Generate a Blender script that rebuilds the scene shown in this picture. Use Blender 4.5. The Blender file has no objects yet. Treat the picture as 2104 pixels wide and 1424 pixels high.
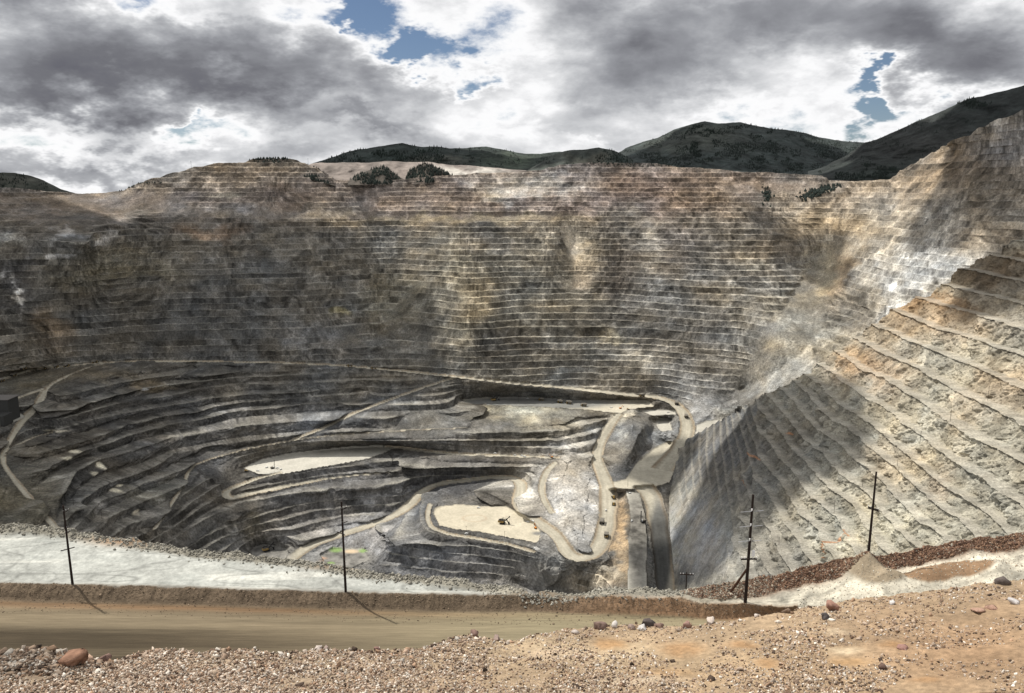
import bpy, math, random
import numpy as np
from mathutils import Vector, Matrix
random.seed(7)
rng = np.random.RandomState(7)
R = math.radians
col = bpy.context.scene.collection
scene = bpy.context.scene

# ------------------------------------------------------------------ camera, sky, sun
F, CX, CY, TH = 1650.0, 1052.0, 712.0, math.atan(0.2)
cam = bpy.data.cameras.new('camera')
cam.sensor_width = 36.0
cam.lens = 36.0 * F / 2104.0
cam.clip_start = 0.5
cam.clip_end = 30000
co = bpy.data.objects.new('camera', cam)
co.rotation_euler = (math.pi / 2 - TH, 0, 0)
col.objects.link(co)
scene.camera = co
scene.view_settings.view_transform = 'Standard'
scene.view_settings.look = 'None'
scene.view_settings.exposure = 0.0
scene.view_settings.gamma = 1.0

ST, CT = math.sin(TH), math.cos(TH)
def ray(px, py):
    x = (np.asarray(px, float) - CX) / F
    d = (np.asarray(py, float) - CY) / F
    x, d = np.broadcast_arrays(x, d)
    return x, CT - d * ST, -(ST + d * CT)
def at(px, py, z):
    a, b, c = ray(px, py)
    t = z / c
    return Vector((float(a * t), float(b * t), float(z)))
def atD(px, py, D):
    a, b, c = ray(px, py)
    t = D / math.hypot(float(a), float(b))
    return Vector((float(a * t), float(b * t), float(c * t)))

SUN_EL, SUN_AZ = R(56), math.atan2(-0.80, 0.60)       # ahead of the camera and to the left
sd = Vector((math.sin(SUN_AZ) * math.cos(SUN_EL), math.cos(SUN_AZ) * math.cos(SUN_EL), math.sin(SUN_EL)))
sl = bpy.data.lights.new('sun', 'SUN')
sl.energy = 5.0
sl.angle = R(0.8)
sl.color = (1.0, 0.955, 0.88)
so = bpy.data.objects.new('sun', sl)
so.rotation_euler = sd.to_track_quat('Z', 'Y').to_euler()
so.location = (0, 0, 300)
col.objects.link(so)

def build_world():
    w = bpy.data.worlds.new('World')
    scene.world = w
    w.use_nodes = True
    nt = w.node_tree
    nt.nodes.clear()
    N, L = nt.nodes.new, nt.links.new
    def math_(op, a, b=None, c=None, clamp=False):
        n = N('ShaderNodeMath'); n.operation = op; n.use_clamp = clamp
        for i, v in enumerate((a, b, c)):
            if v is None: continue
            if isinstance(v, (int, float)): n.inputs[i].default_value = v
            else: L(v, n.inputs[i])
        return n.outputs[0]
    def vm(op, a, b=None):
        n = N('ShaderNodeVectorMath'); n.operation = op
        for i, v in enumerate((a, b)):
            if v is None: continue
            if isinstance(v, (tuple, Vector)): n.inputs[i].default_value = v
            else: L(v, n.inputs[i])
        return n.outputs['Value'] if op in ('DOT_PRODUCT', 'LENGTH') else n.outputs[0]
    out = N('ShaderNodeOutputWorld'); bg = N('ShaderNodeBackground')
    L(bg.outputs[0], out.inputs[0])
    sky = N('ShaderNodeTexSky'); sky.sky_type = 'NISHITA'; sky.sun_disc = False
    sky.sun_elevation = SUN_EL; sky.sun_rotation = SUN_AZ
    sky.altitude = 2000; sky.dust_density = 0.6
    tc = N('ShaderNodeTexCoord').outputs['Generated']
    # noise domain: clouds get flatter towards the horizon
    sx = N('ShaderNodeMapping'); sx.inputs['Scale'].default_value = (1.0, 1.0, 2.1)
    L(tc, sx.inputs['Vector'])
    def noise(scale, detail, rough, vec, dist=0.0, off=(0, 0, 0), lac=2.0):
        m = N('ShaderNodeMapping'); m.inputs['Location'].default_value = off
        L(vec, m.inputs['Vector'])
        n = N('ShaderNodeTexNoise'); n.inputs['Scale'].default_value = scale
        n.inputs['Detail'].default_value = detail; n.inputs['Roughness'].default_value = rough
        n.inputs['Distortion'].default_value = dist; n.inputs['Lacunarity'].default_value = lac
        L(m.outputs[0], n.inputs['Vector'])
        return n
    warp = noise(5.0, 6, 0.62, sx.outputs[0])
    wv = vm('SUBTRACT', warp.outputs['Color'], (0.5, 0.5, 0.5))
    ws = N('ShaderNodeVectorMath'); ws.operation = 'SCALE'; ws.inputs['Scale'].default_value = 0.24
    L(wv, ws.inputs[0])
    dirw = vm('ADD', tc, ws.outputs[0])            # warped direction for the cloud masses
    n1 = noise(3.6, 12, 0.52, sx.outputs[0], 0.35, (3.1, 0.4, 1.7)).outputs['Fac']
    n2 = noise(9.0, 12, 0.55, sx.outputs[0], 0.15, (7.7, 2.4, 5.1)).outputs['Fac']
    n3 = noise(17.0, 10, 0.60, sx.outputs[0], 0.1, (1.7, 5.4, 2.1)).outputs['Fac']
    bil = math_('ABSOLUTE', math_('MULTIPLY_ADD', n3, 2.0, -1.0))
    # (px, py, rx, ry, weight): thick cloud positive, thin bright cloud and gaps negative
    blobs = [(130, 90, 260, 70, .38), (10, 170, 150, 50, .24), (430, 165, 330, 44, .38), (330, 15, 120, 26, -.22), (280, 262, 300, 24, -.10), (60, 235, 90, 16, -.16), (620, 340, 200, 30, -.14), (1250, 300, 100, 14, -.12), (650, 110, 110, 60, .30), (470, 30, 60, 50, .20),
             (110, 308, 170, 26, .36), (730, 262, 130, 18, .30), (560, 40, 70, 40, -.24),
             (1620, 55, 260, 65, .44), (1930, 115, 160, 55, .46), (1290, 150, 120, 80, .26), (1150, 280, 200, 30, .10),
             (845, 100, 60, 32, -.62), (745, 20, 70, 26, -.50), (960, 142, 50, 24, -.44), (1806, 190, 36, 32, -.66),
             (1020, 40, 130, 60, -.20), (300, 350, 220, 20, -.20), (1480, 240, 60, 22, -.10), (1420, 160, 150, 60, .12), (1560, 220, 120, 40, .10), (2000, 195, 110, 26, -.24), (430, 262, 200, 22, -.20), (395, 245, 50, 12, -.26), (1060, 230, 130, 40, .02)]
    acc = None
    for (px, py, rx, ry, a) in blobs:
        x, y, z = ray(px, py); v = Vector((float(x), float(y), float(z))).normalized()
        d = vm('SUBTRACT', dirw, tuple(v))
        d = vm('MULTIPLY', d, (F / rx, 1.6, F / ry))
        q = vm('DOT_PRODUCT', d, d)
        e = math_('POWER', 0.38, q)
        acc = math_('MULTIPLY', e, a) if acc is None else math_('MULTIPLY_ADD', e, a, acc)
    t = math_('MULTIPLY_ADD', n1, 1.25, acc)
    t = math_('MULTIPLY_ADD', n2, 0.90, t)
    t = math_('SUBTRACT', t, 0.70)
    thin = math_('MULTIPLY_ADD', t, -1.25, 1.0, clamp=True)
    puff = math_('MULTIPLY', bil, thin)
    t = math_('MULTIPLY_ADD', puff, -0.42, t)
    t = math_('ADD', t, 0.03)
    tr = math_('MULTIPLY', t, 0.72)
    ramp = N('ShaderNodeValToRGB'); cr = ramp.color_ramp; cr.interpolation = 'LINEAR'
    stops = [(0.10, (1, 1, 1)), (0.22, (1.04, 1.04, 1.05)), (0.29, (.84, .845, .86)), (0.37, (.66, .67, .69)), (0.45, (.49, .50, .525)), (0.57, (.33, .338, .365)), (0.74, (.19, .193, .215)), (1.0, (.105, .107, .122))]
    cr.elements[0].position = 0.10; cr.elements[0].color = (1.12, 1.12, 1.12, 1)
    cr.elements[1].position = 1.0; cr.elements[1].color = (.115, .115, .145, 1)
    for p, c in stops[1:-1]:
        e = cr.elements.new(p); e.color = (*c, 1)
    L(tr, ramp.inputs[0])
    cov = N('ShaderNodeMapRange'); cov.inputs['From Min'].default_value = 0.0; cov.inputs['From Max'].default_value = 0.27
    cov.interpolation_type = 'SMOOTHSTEP'
    L(t, cov.inputs['Value'])
    skys = N('ShaderNodeVectorMath'); skys.operation = 'MULTIPLY'; skys.inputs[1].default_value = (0.066, 0.066, 0.069)
    L(sky.outputs[0], skys.inputs[0])
    mix = N('ShaderNodeMix'); mix.data_type = 'RGBA'
    L(cov.outputs[0], mix.inputs[0]); L(skys.outputs[0], mix.inputs[6]); L(ramp.outputs[0], mix.inputs[7])
    L(mix.outputs[2], bg.inputs['Color'])
    bg.inputs['Strength'].default_value = 0.93
    scene.cycles.volume_bounces = 3
build_world()

# ------------------------------------------------------------------ noise
_T = rng.rand(64, 64, 64).astype(np.float32)
def vnoise(x, y, z):
    x = np.asarray(x, np.float32); y = np.asarray(y, np.float32); z = np.asarray(z, np.float32)
    x, y, z = np.broadcast_arrays(x, y, z)
    xi = np.floor(x).astype(np.int32); yi = np.floor(y).astype(np.int32); zi = np.floor(z).astype(np.int32)
    fx = x - xi; fy = y - yi; fz = z - zi
    fx = fx * fx * (3 - 2 * fx); fy = fy * fy * (3 - 2 * fy); fz = fz * fz * (3 - 2 * fz)
    x0 = xi & 63; x1 = (xi + 1) & 63; y0 = yi & 63; y1 = (yi + 1) & 63; z0 = zi & 63; z1 = (zi + 1) & 63
    def g(a, b, c): return _T[a, b, c]
    a = g(x0, y0, z0) * (1 - fx) + g(x1, y0, z0) * fx
    b = g(x0, y1, z0) * (1 - fx) + g(x1, y1, z0) * fx
    c = g(x0, y0, z1) * (1 - fx) + g(x1, y0, z1) * fx
    d = g(x0, y1, z1) * (1 - fx) + g(x1, y1, z1) * fx
    a = a * (1 - fy) + b * fy
    c = c * (1 - fy) + d * fy
    return (a * (1 - fz) + c * fz) * 2 - 1
def fbm(x, y, z=0.0, oct=4, gain=0.5, seed=0.0):
    s = 0; a = 1.0; tot = 0.0
    x = np.asarray(x) + seed * 7.13; y = np.asarray(y) + seed * 3.71
    for i in range(oct):
        s = s + a * vnoise(x, y, np.asarray(z) + seed); tot += a; a *= gain
        x = x * 2.03 + 11.3; y = y * 2.03 + 5.7; z = np.asarray(z) * 2.03 + 3.1
    return s / tot
def sstep(a, b, x):
    t = np.clip((x - a) / (b - a), 0, 1)
    return t * t * (3 - 2 * t)
def lerp(a, b, t): return a + (b - a) * t
def blur(a, n):
    for _ in range(n):
        p = np.pad(a, 1, mode='edge')
        a = (p[1:-1, 1:-1] * 2 + p[:-2, 1:-1] + p[2:, 1:-1] + p[1:-1, :-2] + p[1:-1, 2:]) / 6
    return a

# ------------------------------------------------------------------ surveying: a ground sheet from levelled lines
class Survey:
    """solves a surface through levelled lines, roads and pads"""
    def __init__(s, x0, x1, y0, y1, st):
        s.x0, s.y0, s.st = x0, y0, st
        s.nx = int((x1 - x0) / st) + 1; s.ny = int((y1 - y0) / st) + 1
        s.w = np.zeros((s.ny, s.nx)); s.fix = np.zeros((s.ny, s.nx), bool)
        s.cls = np.zeros((s.ny, s.nx), np.int8); s.lat = np.zeros((s.ny, s.nx)); s.lon = np.zeros((s.ny, s.nx))
        s.X, s.Y = np.meshgrid(x0 + st * np.arange(s.nx), y0 + st * np.arange(s.ny))
    def _w(s, px, py, z=None, D=None):
        a, b, c = ray(px, py)
        return np.hypot(a, b) / D if D is not None else c / z
    def line(s, pts, key='z'):
        P = []
        for (a, b) in zip(pts[:-1], pts[1:]):
            n = max(2, int(math.hypot(b[0] - a[0], b[1] - a[1]) / s.st * 2))
            for k in range(n): P.append([a[i] + (b[i] - a[i]) * k / n for i in range(3)])
        P.append(list(pts[-1])); P = np.array(P, float)
        w = s._w(P[:, 0], P[:, 1], **{key: P[:, 2]})
        i = np.rint((P[:, 0] - s.x0) / s.st).astype(int); j = np.rint((P[:, 1] - s.y0) / s.st).astype(int)
        ok = (i >= 0) & (i < s.nx) & (j >= 0) & (j < s.ny)
        s.w[j[ok], i[ok]] = w[ok]; s.fix[j[ok], i[ok]] = True
    def lineD(s, pts): s.line(pts, 'D')
    def inpoly(s, poly):
        m = np.zeros(s.X.shape, bool)
        n = len(poly)
        xs = [p[0] for p in poly]; ys = [p[1] for p in poly]
        i0 = max(0, int((min(xs) - s.x0) / s.st)); i1 = min(s.nx, int((max(xs) - s.x0) / s.st) + 2)
        j0 = max(0, int((min(ys) - s.y0) / s.st)); j1 = min(s.ny, int((max(ys) - s.y0) / s.st) + 2)
        X, Y = s.X[j0:j1, i0:i1], s.Y[j0:j1, i0:i1]
        mm = np.zeros(X.shape, bool)
        for k in range(n):
            (ax, ay), (bx, by) = poly[k][:2], poly[(k + 1) % n][:2]
            if ay == by: continue
            c = ((ay > Y) != (by > Y)) & (X < (bx - ax) * (Y - ay) / (by - ay) + ax)
            mm ^= c
        m[j0:j1, i0:i1] = mm
        return m
    def pad(s, poly, z, cls=2):
        m = s.inpoly(poly)
        a, b, c = ray(s.X, s.Y)
        s.w[m] = (c / z)[m]; s.fix |= m; s.cls[m] = cls
    def road(s, pts, width, cls=1):
        P = smooth_path(pts, 6.0)
        X = np.array([at(p[0], p[1], p[2]) for p in P])
        T = np.gradient(X[:, :2], axis=0); T /= np.linalg.norm(T, axis=1)[:, None] + 1e-9
        wd = np.interp(np.linspace(0, 1, len(P)), np.linspace(0, 1, len(width)), width) if isinstance(width, (list, tuple)) else np.full(len(P), float(width))
        wd = wd * (.80 + .10 * vnoise(np.arange(len(P)) / 4.0, 3.3, float(len(P))))
        nrm = np.stack([-T[:, 1], T[:, 0], 0 * T[:, 0]], 1) * (wd / 2)[:, None]
        A, B = X + nrm, X - nrm
        a, b = project(A), project(B)
        for k in range(len(P) - 1):
            q = [tuple(a[k]), tuple(a[k + 1]), tuple(b[k + 1]), tuple(b[k])]
            m = s.inpoly(q)
            if m.any():
                z = (X[k, 2] + X[k + 1, 2]) / 2
                aa, bb, cc = ray(s.X[m], s.Y[m])
                s.w[m] = cc / z; s.fix[m] = True; s.cls[m] = cls
                ux, uy = b[k] - a[k]; s.lat[m] = np.clip(((s.X[m] - a[k][0]) * ux + (s.Y[m] - a[k][1]) * uy) / (ux * ux + uy * uy + 1e-9) * 2 - 1, -1, 1); s.lon[m] = k
        s.line([tuple(p[:3]) for p in P])
        i = np.rint((P[:, 0] - s.x0) / s.st).astype(int); j = np.rint((P[:, 1] - s.y0) / s.st).astype(int)
        ok = (i >= 0) & (i < s.nx) & (j >= 0) & (j < s.ny)
        s.cls[j[ok], i[ok]] = cls
    def solve(s, its=220):
        def rec(w, f):
            if min(w.shape) > 12:
                h, v = w.shape[0] // 2 * 2, w.shape[1] // 2 * 2
                W = np.where(f, w, 0)[:h, :v].reshape(h // 2, 2, v // 2, 2).sum((1, 3))
                C = f[:h, :v].reshape(h // 2, 2, v // 2, 2).sum((1, 3))
                cw = rec(np.where(C > 0, W / np.maximum(C, 1), 0), C > 0)
                up = np.repeat(np.repeat(cw, 2, 0), 2, 1)
                up = np.pad(up, ((0, w.shape[0] - up.shape[0]), (0, w.shape[1] - up.shape[1])), mode='edge')
                w = np.where(f, w, up)
            else:
                w = np.where(f, w, w[f].mean() if f.any() else 0)
            for _ in range(its if w.size < 200000 else its // 2):
                p = np.pad(w, 1, mode='edge')
                a = (p[:-2, 1:-1] + p[2:, 1:-1] + p[1:-1, :-2] + p[1:-1, 2:]) / 4
                w = np.where(f, w, a)
            return w
        s.w = rec(s.w, s.fix)
        return s
    def samp(s, A, px, py):
        fx = np.clip((np.asarray(px) - s.x0) / s.st, 0, s.nx - 1.001); fy = np.clip((np.asarray(py) - s.y0) / s.st, 0, s.ny - 1.001)
        i = fx.astype(int); j = fy.astype(int); fx = fx - i; fy = fy - j
        return (A[j, i] * (1 - fx) + A[j, i + 1] * fx) * (1 - fy) + (A[j + 1, i] * (1 - fx) + A[j + 1, i + 1] * fx) * fy
    def point(s, px, py):
        w = float(s.samp(s.w, px, py)); a, b, c = ray(px, py)
        return Vector((float(a) / w, float(b) / w, float(c) / w))
def project(X):
    x, y, z = X[:, 0], X[:, 1], X[:, 2]
    dep = y * CT - z * ST
    return np.stack([CX + F * x / dep, CY + F * (-(y * ST + z * CT)) / dep], 1)
def smooth_path(pts, step):
    P = np.array(pts, float)
    d = np.r_[0, np.cumsum(np.hypot(*np.diff(P[:, :2], axis=0).T))]
    # centripetal-like smoothing: resample then average
    n = max(4, int(d[-1] / step)); t = np.linspace(0, d[-1], n)
    Q = np.stack([np.interp(t, d, P[:, k]) for k in range(P.shape[1])], 1)
    for _ in range(4):
        Q[1:-1] = (Q[:-2] + 2 * Q[1:-1] + Q[2:]) / 4
    return Q

# ------------------------------------------------------------------ mesh and tag helpers
def tag(o, label=None, cat=None, group=None, kind=None):
    if label: o['label'] = label
    if cat: o['category'] = cat
    if group: o['group'] = group
    if kind: o['kind'] = kind
    return o
def mesh_obj(name, V, Fc, mat, parent=None, smooth=False, attrs=None):
    me = bpy.data.meshes.new(name)
    V = np.asarray(V, np.float32); Fc = np.asarray(Fc, np.int32)
    me.vertices.add(len(V)); me.vertices.foreach_set('co', V.ravel())
    k = Fc.shape[1]
    me.loops.add(Fc.size); me.loops.foreach_set('vertex_index', Fc.ravel())
    me.polygons.add(len(Fc)); me.polygons.foreach_set('loop_start', np.arange(0, Fc.size, k, dtype=np.int32))
    me.polygons.foreach_set('loop_total', np.full(len(Fc), k, np.int32))
    if smooth: me.polygons.foreach_set('use_smooth', np.ones(len(Fc), bool))
    me.update(calc_edges=True)
    if attrs:
        for nm, A in attrs.items():
            A = np.asarray(A, np.float32)
            if A.ndim == 2:
                at_ = me.attributes.new(nm, 'FLOAT_COLOR', 'POINT')
                at_.data.foreach_set('color', np.c_[A, np.ones(len(A), np.float32)].ravel().astype(np.float32))
            else:
                at_ = me.attributes.new(nm, 'FLOAT', 'POINT'); at_.data.foreach_set('value', A)
    if mat: me.materials.append(mat)
    o = bpy.data.objects.new(name, me); col.objects.link(o)
    if parent: o.parent = parent
    return o
def grid_faces(nv, nu):
    i = np.arange(nv - 1)[:, None] * nu + np.arange(nu - 1)[None, :]
    return np.stack([i, i + nu, i + nu + 1, i + 1], -1).reshape(-1, 4)
def sub_obj(name, V, Fc, sel, mat, attrs, label=None, kind='structure', smooth=False):
    f = Fc[sel]
    if len(f) == 0: return None
    u, inv = np.unique(f, return_inverse=True)
    o = mesh_obj(name, V[u], inv.reshape(f.shape), mat, None, smooth, {k: a[u] for k, a in attrs.items()})
    tag(o, label=label, kind=kind)
    return o

# ------------------------------------------------------------------ materials
def new_mat(name):
    m = bpy.data.materials.new(name); m.use_nodes = True
    nt = m.node_tree; b = nt.nodes['Principled BSDF']
    b.inputs['Roughness'].default_value = 0.95
    b.inputs['Specular IOR Level'].default_value = 0.15
    return m, nt, b
def rock_mat(name, fine, coarse, bump=0.6, mott=0.45, bdist=2.0, stretch=(1, 1, 1), rot=0.0):
    """colour attribute with any painted shade, broken up by procedural mottling and bump"""
    m, nt, b = new_mat(name)
    N, L = nt.nodes.new, nt.links.new
    at_ = N('ShaderNodeAttribute'); at_.attribute_name = 'Col'
    tc = N('ShaderNodeTexCoord'); mp = N('ShaderNodeMapping'); mp.inputs['Scale'].default_value = stretch
    mp.inputs['Rotation'].default_value = (0, 0, rot)
    L(tc.outputs['Object'], mp.inputs['Vector'])
    n1 = N('ShaderNodeTexNoise'); n1.inputs['Scale'].default_value = fine; n1.inputs['Detail'].default_value = 7; n1.inputs['Roughness'].default_value = 0.68
    n2 = N('ShaderNodeTexNoise'); n2.inputs['Scale'].default_value = coarse; n2.inputs['Detail'].default_value = 4
    L(mp.outputs[0], n1.inputs['Vector']); L(mp.outputs[0], n2.inputs['Vector'])
    a = N('ShaderNodeMapRange'); a.inputs['From Min'].default_value = 0.3; a.inputs['From Max'].default_value = 0.7
    a.inputs['To Min'].default_value = 1 - mott; a.inputs['To Max'].default_value = 1 + mott
    L(n1.outputs['Fac'], a.inputs['Value'])
    c = N('ShaderNodeMapRange'); c.inputs['From Min'].default_value = 0.3; c.inputs['From Max'].default_value = 0.7
    c.inputs['To Min'].default_value = 1 - mott * .6; c.inputs['To Max'].default_value = 1 + mott * .6
    L(n2.outputs['Fac'], c.inputs['Value'])
    mu = N('ShaderNodeMath'); mu.operation = 'MULTIPLY'; L(a.outputs[0], mu.inputs[0]); L(c.outputs[0], mu.inputs[1])
    sc = N('ShaderNodeVectorMath'); sc.operation = 'SCALE'; L(at_.outputs['Color'], sc.inputs[0]); L(mu.outputs[0], sc.inputs['Scale'])
    L(sc.outputs[0], b.inputs['Base Color'])
    bp = N('ShaderNodeBump'); bp.inputs['Strength'].default_value = bump; bp.inputs['Distance'].default_value = bdist
    L(n1.outputs['Fac'], bp.inputs['Height']); L(bp.outputs[0], b.inputs['Normal'])
    return m
def plain(name, c, rough=0.7, metal=0.0, var=0.2, scale=2.0):
    m, nt, b = new_mat(name)
    N, L = nt.nodes.new, nt.links.new
    n = N('ShaderNodeTexNoise'); n.inputs['Scale'].default_value = scale; n.inputs['Detail'].default_value = 5
    tc = N('ShaderNodeTexCoord'); L(tc.outputs['Object'], n.inputs['Vector'])
    r = N('ShaderNodeValToRGB')
    r.color_ramp.elements[0].position = .3; r.color_ramp.elements[1].position = .7
    r.color_ramp.elements[0].color = (*[v * (1 - var) for v in c], 1); r.color_ramp.elements[1].color = (*[min(1, v * (1 + var)) for v in c], 1)
    L(n.outputs['Fac'], r.inputs[0]); L(r.outputs[0], b.inputs['Base Color'])
    b.inputs['Roughness'].default_value = rough; b.inputs['Metallic'].default_value = metal
    return m

# ------------------------------------------------------------------ terraces
def terrace(P, levels, amount, jitter, a=0.72, face=62.0, slope_lo=0.22, slope_hi=0.45, cap=3.2):
    """cut benches into a smooth surface P (nv,nu,3) at the given levels"""
    S = np.stack([blur(P[..., k], 3) for k in range(3)], -1)
    Pu = np.gradient(S, axis=1); Pv = np.gradient(S, axis=0)
    n = np.cross(Pu, Pv); n *= np.sign(n[..., 2:3] + 1e-12)
    nh = np.hypot(n[..., 0], n[..., 1]) + 1e-9
    tanb = nh / (n[..., 2] + 1e-9)
    up = -n[..., :2] / nh[..., None]
    tanb = blur(np.clip(tanb, 0.02, 3), 6)
    up = np.stack([blur(up[..., 0], 8), blur(up[..., 1], 8)], -1)
    up /= np.linalg.norm(up, axis=-1, keepdims=True) + 1e-9
    am = amount * sstep(slope_lo, slope_hi, tanb)
    z = P[..., 2] + jitter
    k = np.clip(np.searchsorted(levels, z) - 1, 0, len(levels) - 2)
    h = (levels[k + 1] - levels[k]); t = np.clip((z - levels[k]) / h, 0, 1)
    Rn = np.minimum(h / np.maximum(tanb, 0.05), h * cap)
    Rr = np.minimum(h / math.tan(R(face)), 0.7 * Rn)
    ris = t < a
    tr = np.clip(t / a, 0, 1); tt = np.clip((t - a) / (1 - a), 0, 1)
    s = np.where(ris, tr * Rr, Rr + tt * (Rn - Rr)); zz = np.where(ris, tr * h, h)
    ds = (s - t * Rn) * am; dz = (zz - t * h) * am
    Q = P.copy()
    Q[..., 0] += up[..., 0] * ds; Q[..., 1] += up[..., 1] * ds; Q[..., 2] += dz
    tread = sstep(a - .04, a + .03, t) * am
    return Q, tread, up, am, tanb, k, t
def levels_(z0, z1, lo, hi, dbl=0.0):
    L = [z0]
    while L[-1] < z1:
        L.append(L[-1] + rng.uniform(lo, hi) * (1.8 if rng.rand() < dbl else 1))
    return np.array(L)

def paint(px, py, base, patches, warp=1.0, seed=0.0, freq=1 / 90.0):
    """rock types: soft-edged patches of rock colour, some darkened for shade, with ragged borders"""
    nx = fbm(px * freq, py * freq * 1.6, 0.3, 5, .6, seed) * 90 * warp
    ny = fbm(px * freq, py * freq * 1.6, 9.3, 5, .6, seed + 2) * 45 * warp
    X, Y = px + nx, py + ny
    C = np.zeros(px.shape + (3,), np.float32); C[:] = base
    for (cx, cy, rx, ry, c, w) in patches:
        g = np.exp(-(((X - cx) / rx) ** 2 + ((Y - cy) / ry) ** 2) ** (1.0 if rx > 70 else 1.5)) * w
        C = C * (1 - g[..., None]) + np.array(c, np.float32) * g[..., None]
    return C

# ================================================================== THE PIT
A = Survey(-180, 2290, 300, 1320, 2.0)
# rim of the far wall (px, py, distance)
RIM = [(-180, 384, 2980), (0, 386, 3000), (160, 398, 3000), (205, 397, 2980), (255, 391, 2960), (300, 372, 2950), (350, 358, 2950), (400, 345, 2950), (440, 338, 2950), (490, 337, 2950),
       (520, 329, 2950), (560, 327, 2950), (610, 330, 2950), (650, 347, 2930), (690, 371, 2900), (740, 373, 2880), (830, 370, 2860), (900, 362, 2850), (950, 360, 2850), (1000, 357, 2850), (1060, 354, 2850),
       (1110, 351, 2850), (1150, 340, 2850), (1200, 337, 2850), (1280, 336, 2850), (1350, 338, 2850), (1400, 345, 2850), (1500, 352, 2850), (1600, 358, 2850), (1690, 362, 2860), (1702, 371, 2860),
       (1760, 373, 2800), (1830, 369, 2720), (1850, 352, 2700), (1900, 324, 2660), (1960, 289, 2620), (1990, 280, 2600), (2020, 262, 2580), (2060, 244, 2560), (2104, 228, 2540), (2200, 190, 2500), (2290, 160, 2480)]
A.lineD(RIM)
def rim_y(px):
    r = np.array(RIM); return np.interp(px, r[:, 0], r[:, 1])
L_ = A.line
# a wide shelf two thirds of the way up
A.road([(-180, 502, -153), (0, 499, -152), (60, 495, -150), (120, 497, -151), (180, 503, -155)], 14, 3)
# levels on the right-hand hillside and slide
A.lineD([(1620, 545, 2560), (1690, 520, 2540), (1760, 470, 2560), (1820, 430, 2580)])
A.lineD([(1520, 800, 2210), (1600, 760, 2190), (1680, 700, 2210), (1760, 640, 2260)])
A.lineD([(1640, 850, 1960), (1760, 760, 1960), (1900, 700, 1960), (2104, 640, 1930), (2290, 600, 1900)])
L_([(1620, 900, -600), (1800, 960, -610), (2290, 1000, -600)])
# hidden ground under the spur and under the viewer
L_([(1480, 1000, -690), (1480, 1320, -760), (2290, 1320, -760)])
L_([(400, 1310, -800), (900, 1310, -815), (1380, 1310, -740)])
L_([(-180, 1310, -600), (200, 1310, -740)])
# left side, near slope
L_([(-180, 840, -478), (-180, 950, -520), (-180, 1050, -545), (-180, 1150, -560)])
L_([(-100, 1120, -560), (0, 1110, -592), (120, 1150, -640), (300, 1190, -700)])
# benches of the lower bowl
L_([(404, 745, -497), (316, 764, -499), (253, 773, -500), (151, 798, -502), (118, 810, -503)])
L_([(555, 745, -499), (491, 764, -506), (421, 777, -512), (351, 785, -517), (281, 801, -520), (221, 817, -522), (172, 833, -524), (118, 855, -526), (92, 862, -528)])
L_([(700, 770, -522), (649, 780, -528), (509, 794, -538), (432, 805, -541), (351, 824, -543), (302, 834, -545), (240, 848, -547), (190, 862, -549), (118, 888, -551), (60, 915, -554)])
L_([(640, 806, -548), (579, 813, -552), (540, 819, -556), (439, 834, -560), (404, 847, -562), (330, 862, -565), (256, 887, -569), (200, 912, -570), (120, 942, -572), (75, 960, -574), (60, 985, -580)])
L_([(760, 808, -560), (698, 827, -572), (620, 836, -577), (562, 848, -580), (467, 862, -583), (418, 878, -585), (361, 891, -588), (302, 915, -592), (250, 935, -594), (197, 957, -597), (150, 985, -599), (135, 1010, -603), (150, 1050, -610)])
L_([(640, 880, -604), (560, 892, -606), (500, 900, -607), (432, 912, -608), (351, 934, -612), (320, 961, -616), (270, 1000, -621), (211, 1030, -626), (190, 1060, -630)])
A.road([(940, 775, -532), (880, 793, -545), (800, 822, -565), (730, 848, -585), (660, 882, -603), (600, 905, -617)], 22)
A.road([(960, 880, -604), (800, 886, -610), (698, 893, -614), (600, 906, -618), (505, 924, -622), (453, 938, -625), (400, 955, -628), (386, 970, -631), (379, 994, -637), (351, 1038, -648), (316, 1090, -660)], [12, 12, 12, 12, 10])
L_([(600, 907, -619), (760, 909, -622), (900, 908, -622), (1100, 905, -622), (1160, 900, -620)])
L_([(1160, 870, -604), (1060, 880, -606), (960, 880, -606)])
# main haul road across the bowl
R1 = [(-180, 830, -500), (-60, 800, -498), (0, 781, -496), (25, 773, -494), (65, 761, -491), (105, 756, -488), (140, 753, -486), (200, 746, -483), (290, 742, -484), (400, 743, -489), (560, 745, -495), (700, 751, -502), (830, 763, -514), (950, 776, -528),
      (1060, 788, -543), (1180, 799, -558), (1300, 813, -573), (1360, 818, -579), (1390, 830, -586), (1407, 850, -596), (1413, 870, -606), (1412, 890, -614), (1402, 910, -624)]
A.road(R1, [24, 24, 26, 30, 30, 34, 44, 46])
A.road([(-180, 790, -470), (0, 764, -472), (50, 759, -476), (110, 753, -482)], 16)
A.road([(212, 747, -485), (180, 756, -489), (140, 772, -495), (108, 788, -502), (92, 800, -507), (86, 815, -513), (80, 828, -518), (66, 844, -526), (40, 872, -538), (18, 908, -550), (4, 938, -559), (8, 958, -566), (38, 996, -578), (70, 1035, -592), (120, 1090, -612)], [14, 12, 16, 32, 18, 12, 14, 16, 14])
A.road([(4, 940, -559), (40, 912, -561), (75, 898, -562), (110, 888, -563)], 14)
A.pad([(-180, 850), (-30, 846), (0, 862), (46, 850), (52, 856), (30, 868), (0, 876), (-180, 900)], -532, 3)
A.road([(-60, 842, -508), (10, 828, -508), (55, 812, -506), (92, 799, -506)], 18)
# truck bench below the road
A.pad([(950, 822), (1000, 817), (1100, 817), (1200, 824), (1245, 822), (1330, 824), (1345, 836), (1292, 842), (1276, 850), (1200, 842), (1100, 836), (1000, 832), (955, 830)], -594, 1)
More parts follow.
